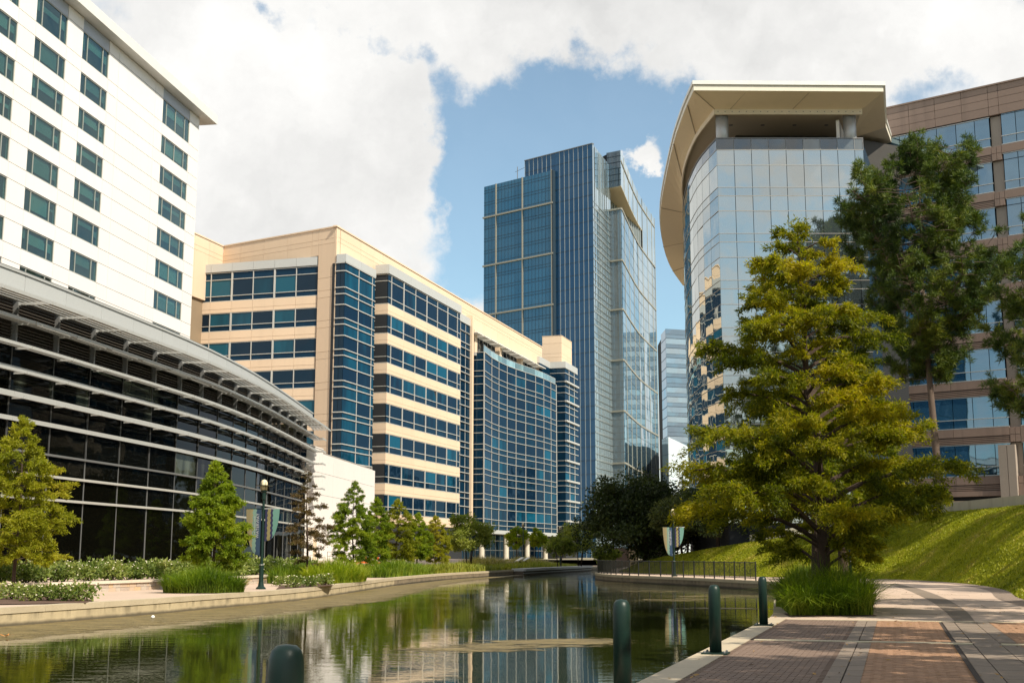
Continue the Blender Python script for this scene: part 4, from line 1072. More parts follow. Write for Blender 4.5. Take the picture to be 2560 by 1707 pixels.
    for x in (2.0, 5.0, 8.0, 11.0): p = FK.at(x, 41.57, 3.5); dl.lathe([(.2, 0), (.2, .06)], (p.x, p.y, p.z), 10)
    dl.build('downlights', STEEL, t)
    bd = MB()
    for k in range(21): p = FK.at(.2 + k * .65, 41.6, -.13); bd.tube([p, p + Vector((0, -.03, 0))], .045, 6)
    bd.build('eaves_bolts', STEEL, t)
    # link glass towards the brown building
    FL = Fr((32.05, 110.5), to=(36.6, 122.2))
    LGm = glass('link_glass', (.012, .05, .11), (.02, .08, .16), .2, (.6, .8, 1.0), altp=.5)
    for k, z in enumerate(np.arange(4, 38, 2.9)): piece('link_pane', t, FL, .05, FL.len - .05, z, z + 2.85, 0, .1, LGm, .1)
    piece('link_wall', t, FL, .05, FL.len, 38.05, 41.2, 2.0, 2.3, WHITE)
    gl.done()
block()

# ------------------------------------------------------------ brown office building (far right)
def brown():
    NP = Vector((44.84, 116, 0)); dN = Vector((math.sin(R(-52.3)), math.cos(R(-52.3)), 0)); o = NP + dN * 10.4
    F = Fr((o.x, o.y), 127.7); L = 62.0
    t = thing('brown_office_building', F.at(12, 4.8), 'brown granite office building with blue ribbon windows at far right', 'building')
    NG = glass('brown_building_glass', (.02, .06, .10), (.03, .09, .15), .30, (.55, .76, .92), altp=.5, wob=.008, wscale=.3)
    gl = Glaze(t)
    MB().box(F, -2, L, 4.6, 45.8, .5, 22).build('core', CORE, t)
    bx = [1.3, 2.6, 4.45, 6.33, 8.2, 10.0, 11.4]; rx = [12.5 + 1.32 * k for k in range(10)]
    tops = [42.95 - 4.45 * k for k in range(8)]
    xsp = [-2, .15, 1.2, 3.7, 6.3, 8.9, 11.45, 12.4, 16, 20, 24.4, 32, 42, 52, L]
    panels(t, F, xsp, [43.05, 43.9, 44.7, 45.35, 46.0], BROWN, 0, .45)
    lou = MB()
    for k, tp in enumerate(tops):
        gl.grid(F, bx, [tp - 2.95, tp - 2.1, tp], NG, .12, big=lambda a, b, c, d: True, tilt=.12)
        rt = tp + .65 if k < 3 else tp
        gl.grid(F, rx, [tp - 2.95, tp - 2.1, tp] + ([tp + .65] if k < 3 else []), NG, .12, big=lambda a, b, c, d: b - a > 1.0, tilt=.12, small=NG)
        gl.hbars(F, 1.2, 11.45, [tp - 2.1, tp - .03, tp - 2.92], .07, .05, .14, SHADE); gl.hbars(F, 12.45, 24.4, [tp - 2.1, rt - .03, tp - 2.92], .07, .05, .14, SHADE)
        # niches beside the windows, stone between storeys
        for a, b in ((.15, 1.2), (11.45, 12.4)):
            piece('niche_back', t, F, a, b, tp - 3.0, tp + .02, .35, .48, mat('niche_stone', (.36, .30, .25), .8)); 
            panels(t, F, [a, (a + b) / 2, b], [tp - 4.4, tp - 3.7, tp - 3.02], BROWN, 0, .45)
        panels(t, F, [-2, .15], [tp - 4.4, tp - 3.0, tp + .02], BROWN, 0, .45)
        panels(t, F, [1.2, 6.3, 11.45], [tp - 3.75, tp - 2.97], BROWN, 0, .45); piece('louvre_band', t, F, 1.2, 11.45, tp - 4.44, tp - 3.76, .1, .45, BROWN_BACK)
        for z in np.arange(tp - 4.4, tp - 3.8, .16): lou.box(F, 1.22, 11.43, z, z + .1, .02, .1)
        lo = tp - 4.45 + (.67 if k < 2 else 0)
        panels(t, F, [12.4, 16.4, 20.4, 24.4], [lo, tp - 2.97], BROWN, 0, .45)
        panels(t, F, [24.4, 32, 42, 52, L], [tp - 4.4, tp - 2.97], BROWN, 0, .45); gl.grid(F, [24.4, 32, 42, 52, L], [tp - 2.95, tp + .02], NG, .12, big=lambda *q: False)
    lou.build('louvre_slats', BROWN, t)['kind'] = 'stuff'
    piece('soffit_beam', t, F, -2, L, 7.0, 7.45, -.1, .45, BROWN)
    PALE = mat('pale_granite', (.36, .30, .25), .75, var=.05, obvar=.03)
    for a in (-1.5, 10.4, 12.0 + 10): 
        for b, c in ((0, .75), (.8, 1.5)): piece('pier', t, F, a + b, a + c, 4.7, 11.6, -.35, .4, PALE)
    gl.grid(F.off(0, .6), [-2, 3, 6, 9, 12, 15, 18, 22], [4.9, 6.95], SPG, 0, big=lambda *q: False)
    piece('parapet_cap', t, F, -2.1, L, 46.0, 46.15, -.1, .6, BROWN)
    gl.done()
    w = thing('planter_wall', F.at(8, 4.8, -7), 'brown planter wall in front of the brown office building', 'wall')
    piece('wall', w, F, 5.0, 24, 4.4, 6.2, -7.3, -7.0, mat('planter_brown', (.23, .135, .085), .85)); piece('side_wall', w, F, 4.7, 4.98, 4.4, 6.1, -7.3, -3.5, MATS['planter_brown']); piece('wall_cap', w, F, 4.9, 24.1, 6.2, 6.3, -7.4, -6.9, mat('planter_cap', (.34, .27, .2), .8))
    # sloping stair cheek beyond the live oak
    s = thing('stair_cheek', (17, 150, .9), 'sloping pale stair wall behind the dark live oak', 'wall')
    p, q = aty(1597, 1404, 132), aty(1712, 1334, 140)
    mb = MB(); n = Vector((.3, .3, 0)); dn = Vector((0, 0, -1.1))
    A = [p, q, q + dn, p + dn]; Bq = [v + n for v in A]
    mb.quad(*A); mb.quad(*Bq[::-1]); mb.quad(A[0], Bq[0], Bq[1], A[1]); mb.quad(A[1], Bq[1], Bq[2], A[2]); mb.quad(A[3], A[2], Bq[2], Bq[3]); mb.quad(A[0], A[3], Bq[3], Bq[0])
    mb.build('cheek', mat('stair_concrete', (.40, .36, .28), .85), s)
    MB().tube([q + Vector((0, 0, -.4)), aty(1790, 1340, 141), aty(1800, 1372, 141)], .5, 6).build('landing', MATS['stair_concrete'], s)
brown()
# ------------------------------------------------------------ plants
def rot_frames(d):                                    # two unit vectors across each direction
    a = np.cross(d, np.array([0, 0, 1.0]) + RNG.normal(0, .35, d.shape)); a /= np.linalg.norm(a, axis=1)[:, None] + 1e-9
    return a, np.cross(d, a)

def sprays(pos, d, ln, wd):
    """diamond leaf sprays: pos, unit direction, length, width arrays -> verts, quads"""
    n = len(pos); a, _ = rot_frames(d)
    th = RNG.uniform(0, math.pi, n)[:, None]
    a = a * np.cos(th) + np.cross(d, a) * np.sin(th)
    v = np.empty((n, 4, 3)); m = pos + d * (ln * .45)[:, None]
    v[:, 0] = pos; v[:, 2] = pos + d * ln[:, None]; v[:, 1] = m + a * (wd * .5)[:, None]; v[:, 3] = m - a * (wd * .5)[:, None]
    return v.reshape(-1, 3), np.arange(n * 4).reshape(-1, 4)

def unit(v): return v / (np.linalg.norm(v, axis=-1, keepdims=True) + 1e-9)

def cypress(name, H, prof, z0, nl, nt, ns, leaf, lm, label, group, seed, lean=(0, 0), trunk=.17, sl=.26, droop=.35, gap=.0, loc=(0, 0, 0), up=.25, rv=(.62, 1.12)):
    """feathery conifer: trunk, limbs, twigs carrying leaf sprays; prof = [(z, radius)]"""
    global RNG
    RNG = np.random.default_rng(seed); rr = random.Random(seed)
    t = thing(name, loc, label, 'tree', group)
    L0 = Vector(loc)
    def axis(z): f = z / H; return np.array([lean[0] * f + .06 * math.sin(z * .9 + seed), lean[1] * f + .05 * math.cos(z * .7), z])
    tb = MB(); zz = np.linspace(0, H * .97, 14)
    tb.tube([L0 + Vector(axis(z)) for z in zz], [max(trunk * (1 - z / H) ** .85 * (1.35 if z < .01 else 1), .012) for z in zz], 9)
    tb.build('trunk', BARK, t, smooth=True)
    lb = MB(); P, D, LN, WD = [], [], [], []
    pz, pr = [p[0] for p in prof], [p[1] for p in prof]
    for i in range(nl):
        f = (i + .5) / nl; z = z0 + (H - z0) * (f ** .92) * .985
        rad = np.interp(z, pz, pr) * rr.uniform(*rv)
        if rr.random() < gap: rad *= .45
        az = i * 2.399 + rr.uniform(-.5, .5)
        b = axis(z - rad * up * .5); hd = np.array([math.cos(az), math.sin(az), 0])
        m = 7; pts = []
        for k in range(m):
            s = k / (m - 1); pts.append(b + hd * rad * s + np.array([0, 0, rad * (up * 1.5 * s - (up * .6 + droop * .5) * s * s)]) + RNG.normal(0, .03 * rad, 3) * s)
        pts = np.array(pts)
        if rad > .5: lb.tube([L0 + Vector(p) for p in pts], [max(.058 * trunk / .17 * (rad / 3) ** .7 * (1 - .85 * k / (m - 1)), .006) for k in range(m)], 5, cap=False)
        ntw = max(3, int(nt * (rad / max(pr)) ** .8))
        for q in range(ntw):
            s = rr.uniform(.2, 1.0) ** .7; k = min(int(s * (m - 1)), m - 2); fr_ = s * (m - 1) - k
            base = pts[k] * (1 - fr_) + pts[k + 1] * fr_
            side = 1 if q % 2 else -1
            dr = hd * rr.uniform(.3, 1.0) + np.array([-hd[1], hd[0], 0]) * side * rr.uniform(.3, 1.1) + np.array([0, 0, rr.uniform(-.35, .5)])
            dr /= np.linalg.norm(dr); tl = rad * rr.uniform(.22, .42) * (1.15 - .5 * s) + .12
            n = max(6, int(ns * tl / (.35 * max(pr) * .4 + .1)))
            tt = RNG.uniform(0, 1, n)[:, None]
            pos = base + dr * tl * tt + np.array([0, 0, -droop * .5]) * tl * tt ** 2 + RNG.normal(0, .05 * tl + .02, (n, 3))
            P.append(pos); D.append(unit(dr * .5 + RNG.normal(0, .6, (n, 3)) + np.array([0, 0, -.28])))
            sz = sl * RNG.uniform(.55, 1.25, n); LN.append(sz); WD.append(sz * leaf)
    # leader tuft
    n = ns * 3; pos = axis(H * .93) + np.stack([RNG.normal(0, pr[-1] * .5 + .05, n), RNG.normal(0, pr[-1] * .5 + .05, n), RNG.uniform(-.02 * H, .07 * H, n)], 1)
    P.append(pos); D.append(unit(RNG.normal(0, .6, (n, 3)) + np.array([0, 0, .5]))); LN.append(np.full(n, sl)); WD.append(np.full(n, sl * leaf))
    v, f = sprays(np.concatenate(P), np.concatenate(D), np.concatenate(LN), np.concatenate(WD))
    lb.build('limbs', BARK, t)
    raw('crown', v, f, lm, t, Matrix.Translation(loc))
    return t

def broadleaf(name, H, rx, zc, rz, n, leaf, lm, label, group, seed, loc=(0, 0, 0), trunks=1, trunk=.2, bark=None, clumps=60, th=.35):
    """round crown: clumps of leaves spread over an uneven ellipsoid with gaps"""
    global RNG
    RNG = np.random.default_rng(seed); rr = random.Random(seed)
    t = thing(name, loc, label, 'tree', group); L0 = Vector(loc)
    tb, lb = MB(), MB(); P, D = [], []
    for k in range(trunks):
        a = k * 2.4 + .5; s = .0 if trunks == 1 else .22
        top = Vector((math.cos(a) * s * 3, math.sin(a) * s * 3, zc))
        tb.tube([L0 + Vector((math.cos(a) * s, math.sin(a) * s, 0)), L0 + Vector((math.cos(a) * s * 1.6 + .05, math.sin(a) * s * 1.6, zc * .5)), L0 + top], [trunk, trunk * .8, trunk * .5], 8)
    tb.build('trunk', bark or BARK, t, smooth=True)
    per = n // clumps
    for c in range(clumps):
        d = unit(np.array([rr.gauss(0, 1), rr.gauss(0, 1), rr.gauss(.15, .8)])); s = rr.uniform(.35, 1.0) ** .5 * rr.uniform(.8, 1.1)
        ctr = np.array([d[0] * rx, d[1] * rx, zc + d[2] * rz]) * np.array([s, s, 1]) + np.array([0, 0, (s - 1) * d[2] * rz])
        r = rx * rr.uniform(.16, .3)
        lb.tube([L0 + Vector((0, 0, zc * .75)), L0 + Vector(ctr * .5 + np.array([0, 0, zc * .4])), L0 + Vector(ctr)], [trunk * .3, trunk * .18, .012], 5, cap=False)
        q = unit(RNG.normal(0, 1, (per, 3))) * (RNG.uniform(0, 1, (per, 1)) ** .45) * r * np.array([1.15, 1.15, .75])
        P.append(ctr + q); D.append(unit(q / r + RNG.normal(0, .7, (per, 3)) + np.array([0, 0, -.15])))
    P = np.concatenate(P); D = np.concatenate(D)
    ln = leaf * RNG.uniform(.6, 1.3, len(P)); v, f = sprays(P, D, ln, ln * .5)
    lb.build('limbs', bark or BARK, t)
    raw('crown', v, f, lm, t, Matrix.Translation(loc))
    return t

def pine(H, z0, rmax, label, seed, loc, lm, nl=46, tuft=34, group='tall pines', prof=None, needle=.42):
    global RNG
    RNG = np.random.default_rng(seed); rr = random.Random(seed)
    t = thing('pine_tree', loc, label, 'tree', group); L0 = Vector(loc)
    ax = lambda z: np.array([.25 * math.sin(z * .16 + seed), .2 * math.cos(z * .13 + seed), z])
    tb = MB(); zz = np.linspace(0, H * .98, 18)
    tb.tube([L0 + Vector(ax(z)) for z in zz], [max(.34 * (1 - (z / H) ** 1.15), .03) * (1.25 if z == 0 else 1) for z in zz], 10); tb.build('trunk', PBARK, t, smooth=True)
    lb = MB(); C, A = [], []
    prof = prof or [(0, .25), (.15, .75), (.4, 1.0), (.65, .9), (.85, .55), (1, .18)]
    for i in range(nl):
        f = (i + .5) / nl; z = z0 + (H - z0) * f
        rad = rmax * np.interp(f, [p[0] for p in prof], [p[1] for p in prof]) * rr.uniform(.55, 1.12); az = i * 2.399 + rr.uniform(-.6, .6)
        hd = np.array([math.cos(az), math.sin(az), 0]); rise = rr.uniform(.0, .32) + .25 * f; b = ax(z)
        pts = np.array([b + hd * rad * s + np.array([0, 0, rad * (rise * s - .22 * math.sin(s * 3.1)) + (.5 * s * s)]) + RNG.normal(0, .04 * rad, 3) * s for s in np.linspace(0, 1, 8)])
        lb.tube([L0 + Vector(p) for p in pts], [max(.085 * (rad / rmax) * (1 - .8 * k / 7), .02) for k in range(8)], 5, cap=False)
        for q in range(int(7 + 17 * rad / rmax)):
            s = rr.uniform(.3, 1.0) ** .7; k = min(int(s * 7), 6); base = pts[k] + (pts[k + 1] - pts[k]) * (s * 7 - k)
            off = np.array([-hd[1], hd[0], 0]) * rr.uniform(-1, 1) * rad * .34 + np.array([0, 0, rr.uniform(-.1, .55)]) + hd * rr.uniform(-.2, .5)
            tip = base + off
            lb.tube([L0 + Vector(base), L0 + Vector(base + off * .6 + np.array([0, 0, .08])), L0 + Vector(tip)], [.025, .02, .012], 4, cap=False)
            for w in range(3): C.append(tip + RNG.normal(0, .17, 3)); A.append(unit(off + np.array([0, 0, .5]) + RNG.normal(0, .3, 3)))
    C = np.array(C); A = np.array(A); n = len(C)
    P = np.repeat(C, tuft, 0) + RNG.normal(0, .07, (n * tuft, 3)); D = unit(np.repeat(A, tuft, 0) * .55 + RNG.normal(0, .62, (n * tuft, 3)))
    ln = needle * RNG.uniform(.6, 1.2, len(P)); v, f = sprays(P, D, ln, np.full(len(P), .042) * (needle / .42))
    lb.build('limbs', PBARK, t)
    raw('crown', v, f, lm, t, Matrix.Translation(loc))
    return t

def blades(name, area, n, h, w, m, label, cat, seed, loc, flop=.5, kind=None, base_z=.02, group=None):
    """strap-leaved grass: curved blades rooted inside area(rng) -> (x, y)"""
    rg = np.random.default_rng(seed)
    xy = np.array([area(rg) for _ in range(n)]); hh = h * rg.uniform(.45, 1.2, n); fl = flop * rg.uniform(.3, 1.3, n)
    c0 = (xy.min(0) + xy.max(0)) / 2; rel = (xy - c0) / np.maximum((xy.max(0) - xy.min(0)) / 2, .1)
    rd = np.minimum(np.hypot(rel[:, 0], rel[:, 1]), 1.2)
    out = np.arctan2(xy[:, 1] - c0[1], xy[:, 0] - c0[0])
    az = np.where(rg.random(n) < .55 * rd, out + rg.normal(0, .7, n), rg.uniform(0, 2 * math.pi, n))
    fl = fl * (.6 + .7 * rd); hh = hh * (1.12 - .3 * rd ** 2)
    lump = np.sin(xy[:, 0] * 3.1 + seed) * np.sin(xy[:, 1] * 2.3 + seed * 1.7); hh = hh * (1 + .18 * lump)
    d = np.stack([np.cos(az), np.sin(az), np.zeros(n)], 1); s = np.stack([-np.sin(az), np.cos(az), np.zeros(n)], 1)
    K = 4; v = np.empty((n, (K) * 2, 3)); ww = w * rg.uniform(.7, 1.2, n)
    for k in range(K):
        q = k / (K - 1); c = np.stack([xy[:, 0], xy[:, 1], np.full(n, base_z)], 1) + d * (hh * fl * q ** 2)[:, None] + np.array([0, 0, 1.0]) * (hh * (q - fl * .42 * q ** 3))[:, None]
        wd = (ww * (1 - q ** 2 * .93) * .5)[:, None]; v[:, k * 2] = c - s * wd; v[:, k * 2 + 1] = c + s * wd
    idx = np.arange(n)[:, None] * K * 2; f = np.concatenate([idx + np.array([[k * 2, k * 2 + 1, k * 2 + 3, k * 2 + 2]]) for k in range(K - 1)])
    t = thing(name, loc, label, cat, group)
    o = raw('leaf_blades', v.reshape(-1, 3), f, m, t, Matrix.Identity(4)); o['kind'] = 'stuff'
    return t

def bush(name, r, h, n, leaf, lm, seed, flowers=None):
    global RNG
    RNG = np.random.default_rng(seed)
    t = thing(name, (0, 0, 0), 'x', 'shrub')
    st = MB()
    for k in range(7):
        a = k * .9; st.tube([(0, 0, 0), (math.cos(a) * r * .4, math.sin(a) * r * .4, h * .5), (math.cos(a) * r * .75, math.sin(a) * r * .75, h * .85)], [.018, .012, .006], 4, cap=False)
    st.build('stems', BARK, t)
    d = unit(RNG.normal(0, 1, (n, 3))); q = d * (RNG.uniform(0, 1, (n, 1)) ** .4) * np.array([r, r, h * .42]) * (1 + .25 * np.sin(d[:, :1] * 7 + d[:, 1:2] * 5)) + np.array([0, 0, h * .56])
    ln = leaf * RNG.uniform(.6, 1.3, n); v, f = sprays(q, unit(d + RNG.normal(0, .8, (n, 3))), ln, ln * .6)
    raw('foliage', v, f, lm, t)
    if flowers is not None:
        k = 10; d = unit(RNG.normal(0, 1, (k, 3)) + np.array([0, 0, .4])); q = d * np.array([r, r, h * .44]) + np.array([0, 0, h * .58])
        mb = MB()
        for p in q: mb.lathe([(.012, 0), (.038, .015), (.03, .04), (.008, .045)], tuple(p), 6)
        mb.build('blossoms', flowers, t)
    return t

LM_BIG = leafmat('cypress_autumn', [(.045, .065, .004), (.105, .128, .005), (.25, .235, .006), (.42, .33, .010)], .57, .45)
LM_CY = leafmat('cypress_green', [(.10, .155, .010), (.18, .25, .012), (.28, .33, .016), (.40, .40, .03)], .5, .5)
LM_CYY = leafmat('cypress_olive', [(.14, .165, .010), (.24, .25, .012), (.34, .32, .018), (.44, .36, .04)], .5, .5)
LM_CYB = leafmat('cypress_brown', [(.05, .045, .02), (.10, .075, .03), (.14, .085, .035), (.13, .12, .025)], .35, .8)
LM_OAK = leafmat('oak_dark', [(.014, .021, .006), (.03, .045, .010), (.06, .08, .018), (.13, .15, .04)], .28, .4)
LM_MYR = leafmat('myrtle_pale', [(.09, .12, .018), (.18, .22, .03), (.29, .31, .06), (.42, .42, .13)], .45, .6)
LM_PINE = leafmat('pine_needles', [(.02, .042, .010), (.05, .085, .014), (.12, .155, .02), (.26, .25, .03)], .28, .35)
LM_GRS = leafmat('strap_grass', [(.05, .09, .010), (.11, .18, .014), (.20, .27, .02), (.32, .35, .05)], .45, .8)
LM_GRY = leafmat('yellow_grass', [(.12, .15, .015), (.21, .24, .025), (.30, .30, .04), (.38, .33, .10)], .35, .5)
LM_DRY = leafmat('plumed_reed', [(.18, .17, .04), (.30, .26, .09), (.42, .35, .17), (.52, .42, .28)], .35, .5)
LM_ROSE = leafmat('rose_leaves', [(.07, .11, .025), (.13, .18, .035), (.24, .28, .07), (.38, .37, .13)], .4, .9)

# --- the big tree group on the right bank
cypress('cypress_tree', 11.9, [(1.5, 2.0), (2.2, 3.1), (3.4, 3.75), (5.0, 3.5), (6.5, 3.1), (8.0, 2.9), (9.4, 2.5), (10.6, 1.6), (11.4, .7), (11.9, .25)], 1.55, 88, 20, 170, .28, LM_BIG,
        'tall golden green cypress rising from the grass planter', 'cypress trees on the right bank', 11, lean=(-.55, 0), trunk=.21, sl=.135, gap=.2, rv=(.55, 1.15), up=.5, loc=(9.35, 38.0, 0))
cypress('cypress_tree', 8.2, [(2.8, 1.4), (3.6, 2.8), (4.8, 3.2), (6, 2.5), (7.4, 1.2), (8.2, .2)], 3.0, 46, 14, 80, .30, LM_BIG,
        'shorter dark cypress behind the golden one, trunk to its left', 'cypress trees on the right bank', 12, trunk=.19, sl=.19, gap=.1, loc=(11.25, 47.5, 0))
cypress('cypress_tree', 9.6, [(2.8, 1.6), (3.8, 3.5), (5.0, 4.1), (6.5, 3.2), (8.2, 1.6), (9.6, .2)], 3.2, 50, 14, 80, .30, LM_BIG,
        'cypress behind the golden one, trunk to its right near the path', 'cypress trees on the right bank', 13, trunk=.22, sl=.19, gap=.1, loc=(13.15, 51.0, 0))
# --- pines
pine(29.0, 10.5, 7.0, 'tall pine on the crest of the lawn before the brown building', 21, (33.2, 99.0, 4.75), LM_PINE, 84, 40, prof=[(0, .35), (.15, .5), (.3, .85), (.5, .95), (.72, 1.0), (.88, .62), (1, .2)], needle=.5)
pine(20.5, 3.0, 6.6, 'pine at the right picture edge reaching in with low branches', 22, (39.2, 86.0, 4.75), LM_PINE, 56, 36, needle=.5)
# pines up the bank outside the picture: they throw the shadows on lawn and path and stand mirrored in the glass
for i, (x, y, h) in enumerate(((41, 66.5, 26), (36.8, 52, 25), (43, 38, 26), (64, 80, 28), (58, 50, 27), (47, 24, 25), (60, 32, 28), (40, 10, 25), (55, 8, 27), (66, 64, 26), (34, -8, 24))):
    if i == 0: pz = pine(26, 7, 5.6, 'pine up the lawn bank outside the right picture edge', 31, (x, y, 4.75), LM_PINE, 44, 22, needle=.55)
    else: dup(pz, (x, y, 4.75), i * 1.3, h / 26)
for i, (x, y, h) in enumerate(((37, 262, 18), (44, 252, 21), (50, 268, 19), (57, 280, 22), (64, 262, 20), (72, 290, 23), (80, 275, 21), (52, 300, 22), (88, 305, 24))):
    dup(pz, (x, y, .9), i * 1.7, h / 26, 'pine beyond the mirrored block, seen only as a reflection in the concave glass')['group'] = 'pines mirrored in the concave glass'
for i, (x, y, s) in enumerate(((13.8, 19.3, 1.05), (9.6, 10.6, .95), (17.9, 28.6, 1.1), (13.8, 9.5, 1.05), (8.2, 4.6, .9), (21.5, 37.5, 1.05), (6.5, -3, 1.0))):
    if i == 0: cz_ = cypress('cypress_tree', 14, [(4.0, 2.0), (5, 3.6), (8, 3.8), (11, 2.8), (13, 1.4), (14, .2)], 4.0, 54, 12, 34, .36, LM_BIG, 'cypress beside the plaza outside the right picture edge', 'cypress trees outside the picture', 41, trunk=.24, sl=.32, gap=.2, loc=(x, y, .3))
    else: dup(cz_, (x, y, .6), i * 2.1, s)
# --- live oak and its neighbour
_p = aty(1612, 1400, 126)
broadleaf('live_oak', 9.5, 6.3, 4.9, 4.3, 34000, .34, LM_OAK, 'wide dark live oak at the end of the canal', None, 51, (_p.x, _p.y, .3), 1, .3, clumps=120)
_p = aty(1712, 1400, 118)
broadleaf('myrtle_tree', 6, 2.9, 4.6, 2.3, 12000, .26, leafmat('oak_olive', [(.03, .04, .012), (.06, .075, .02), (.12, .135, .035), (.2, .2, .07)], .3, .6), 'olive leaved tree in front of the live oak beside the banner lamp', None, 52, (_p.x, _p.y, .5), 2, .13, clumps=60)
_p = aty(1795, 1400, 112)
broadleaf('shade_tree', 6, 3.6, 4.2, 2.6, 11000, .3, LM_OAK, 'dark tree half hidden behind the golden cypress', None, 53, (_p.x, _p.y, 1.5), 1, .2, clumps=60)

# --- young cypresses on the left bank
young = []
def young_cy(lab, H, w, loc, lm, seed, sparse=1.0, base=.9):
    pr = [(base, w * .62), (base + .1 * H, w * .95), (H * .38, w * 1.02), (H * .55, w * .92), (H * .75, w * .62), (H * .9, w * .3), (H, .06)]
    cypress('young_cypress', H, pr, base, int(70 * sparse), 12, int(75 * sparse), .32, lm, lab, 'young cypresses along the left bank', seed, trunk=.085, sl=.135, droop=.3, loc=loc, rv=(.66, 1.14), gap=.08)
def lb_loc(u, Y, z=0.0): return ((u - 1280) / FPX * math.cos(PITCH) * Y, Y, z)
young_cy('olive cypress at the left picture edge in front of the pavilion', 7.1, 2.0, lb_loc(40, 50.5), LM_CYY, 61, 1.15, 1.3)
young_cy('bright green cypress above the clump of strap leaved grass', 6.0, 1.42, lb_loc(533, 60), LM_CY, 62, 1.15, 1.0)
young_cy('thin half bare brown cypress in front of the pavilion corner', 6.6, 1.35, lb_loc(766, 76), LM_CYB, 63, .5, 1.0)
young_cy('broad green cypress in front of the white wing', 7.2, 1.75, lb_loc(882, 97), LM_CY, 64, 1.1, .9)
young_cy('slim green cypress, second right of the white wing', 6.3, 1.35, lb_loc(939, 104), LM_CY, 65, 1, .9)
young_cy('yellow green cypress in the middle of the left bank row', 6.5, 1.75, lb_loc(992, 111), LM_CYY, 66, 1, .9)
young_cy('narrow cypress with bare lower trunk in the left bank row', 5.5, 1.45, lb_loc(1044, 118), LM_CY, 67, 1, 1.3)
young_cy('last cypress of the left bank row before the rounder tree', 5.5, 1.65, lb_loc(1088, 127), LM_CYY, 68, 1, .9)
def blt(name, u, Y, z, H, r, zc, rz, n, lm, lab, seed, trunks, leaf=.26, cl=50): broadleaf(name, H, r, zc, rz, n, leaf, lm, lab, None, seed, lb_loc(u, Y, z), trunks, .07, clumps=cl)
blt('myrtle_tree', 1172, 136, .2, 6, 2.7, 3.3, 2.3, 9000, LM_MYR, 'pale leafy multi stemmed tree right of the cypress row', 71, 3)
blt('round_tree', 1291, 190, .9, 4.5, 1.7, 3.4, 1.7, 4500, LM_CY, 'round clipped tree, left of two before the concave glass front', 72, 1, .3, 30)
blt('round_tree', 1345, 196, .9, 4, 1.45, 3.2, 1.4, 4000, LM_CY, 'round clipped tree, right of two before the concave glass front', 73, 1, .3, 30)
blt('myrtle_tree', 1450, 160, .3, 6, 2.6, 3.4, 2.1, 8000, LM_MYR, 'pale yellow green tree beside the dark live oak', 74, 3)
blt('myrtle_tree', 1398, 156, .3, 4, 1.6, 2.4, 1.3, 4000, LM_MYR, 'small yellow green tree left of the pale tree by the live oak', 75, 2)
blt('myrtle_tree', 1516, 140, .2, 3, 1.5, 1.7, 1.0, 3500, LM_MYR, 'low pale shrub tree under the live oak near the railing', 76, 2)

# --- grasses
def ell(c, rx, ry, rot=0.0):
    def f(rg):
        r, a = math.sqrt(rg.random()), rg.uniform(0, 2 * math.pi); x, y = rx * r * math.cos(a), ry * r * math.sin(a)
        return c[0] + x * math.cos(rot) - y * math.sin(rot), c[1] + x * math.sin(rot) + y * math.cos(rot)
    return f
def tri(poly):
    def f(rg):
        while True:
            x = rg.uniform(min(p[0] for p in poly), max(p[0] for p in poly)); y = rg.uniform(min(p[1] for p in poly), max(p[1] for p in poly)); c = False
            for i in range(len(poly)):
                a, b = poly[i], poly[i - 1]
                if (a[1] > y) != (b[1] > y) and x < (b[0] - a[0]) * (y - a[1]) / (b[1] - a[1]) + a[0]: c = not c
            if c: return x, y
    return f
blades('strap_grass_bed', tri([(7.45, 34.5), (9.75, 34.7), (11.2, 41.0), (8.5, 41.0)]), 6500, 1.35, .030, LM_GRS, 'dark green strap grass filling the planter under the golden cypress', 'grass', 81, (8.6, 36, .012), 1.0)
blades('strap_grass_bed', tri([(8.2, 40), (10.9, 40), (14, 56), (17.2, 70), (16.2, 73), (12.9, 57.8), (9.9, 46.5)]), 7000, 1.05, .045, LM_GRS, 'brighter strap grass behind the golden cypress along the canal wall', 'grass', 82, (12, 52, .012), .55)
def bank_x(Y): return float(np.interp(Y, [p[1] for p in LB], [p[0] for p in LB]))
_c = onz(518, 1484)
blades('strap_grass_clump', ell((_c.x - .55, _c.y + 1.7), 1.75, 1.2), 4200, 1.12, .034, LM_GRS, 'big clump of strap leaved grass beside the left banner lamp', 'grass', 83, (_c.x, _c.y + 1, 0), .7)
_c = onz(885, 1458)
blades('strap_grass_clump', ell((_c.x - 1.6, _c.y + 4), 1.6, 5.5, -.05), 5200, 1.35, .05, leafmat('lime_grass', [(.12, .18, .012), (.22, .29, .02), (.32, .36, .03), (.42, .42, .06)], .45, .5), 'lime green grass clump at the bend of the left canal wall', 'grass', 84, (_c.x, _c.y + 3, 0), .75)
blades('strap_grass_clump', ell((-13.4, 80), 1.3, 7), 2600, 1.2, .05, LM_GRS, 'dark grass strip behind the thin brown cypress', 'grass', 85, (-13.4, 80, 0), .5)
strip = lambda y0, y1, d0, d1: (lambda rg: (lambda y: (bank_x(y) - rg.uniform(d0, d1), y))(rg.uniform(y0, y1)))
blades('reed_bed', strip(93, 112, .6, 3.4), 5000, 1.15, .06, LM_GRS, 'green reed bed on the canal wall below the cypress row', 'grass', 86, (-9, 100, 0), .6)
blades('reed_bed', strip(110, 140, .6, 4.0), 6500, .85, .07, LM_GRY, 'yellow green reed bed along the far left bank', 'grass', 87, (-5, 125, 0), .6)
blades('reed_bed', strip(138, 184, .5, 4.5), 7000, .75, .09, LM_GRY, 'yellow grass strip behind the landing stage', 'grass', 88, (4, 160, 0), .6)
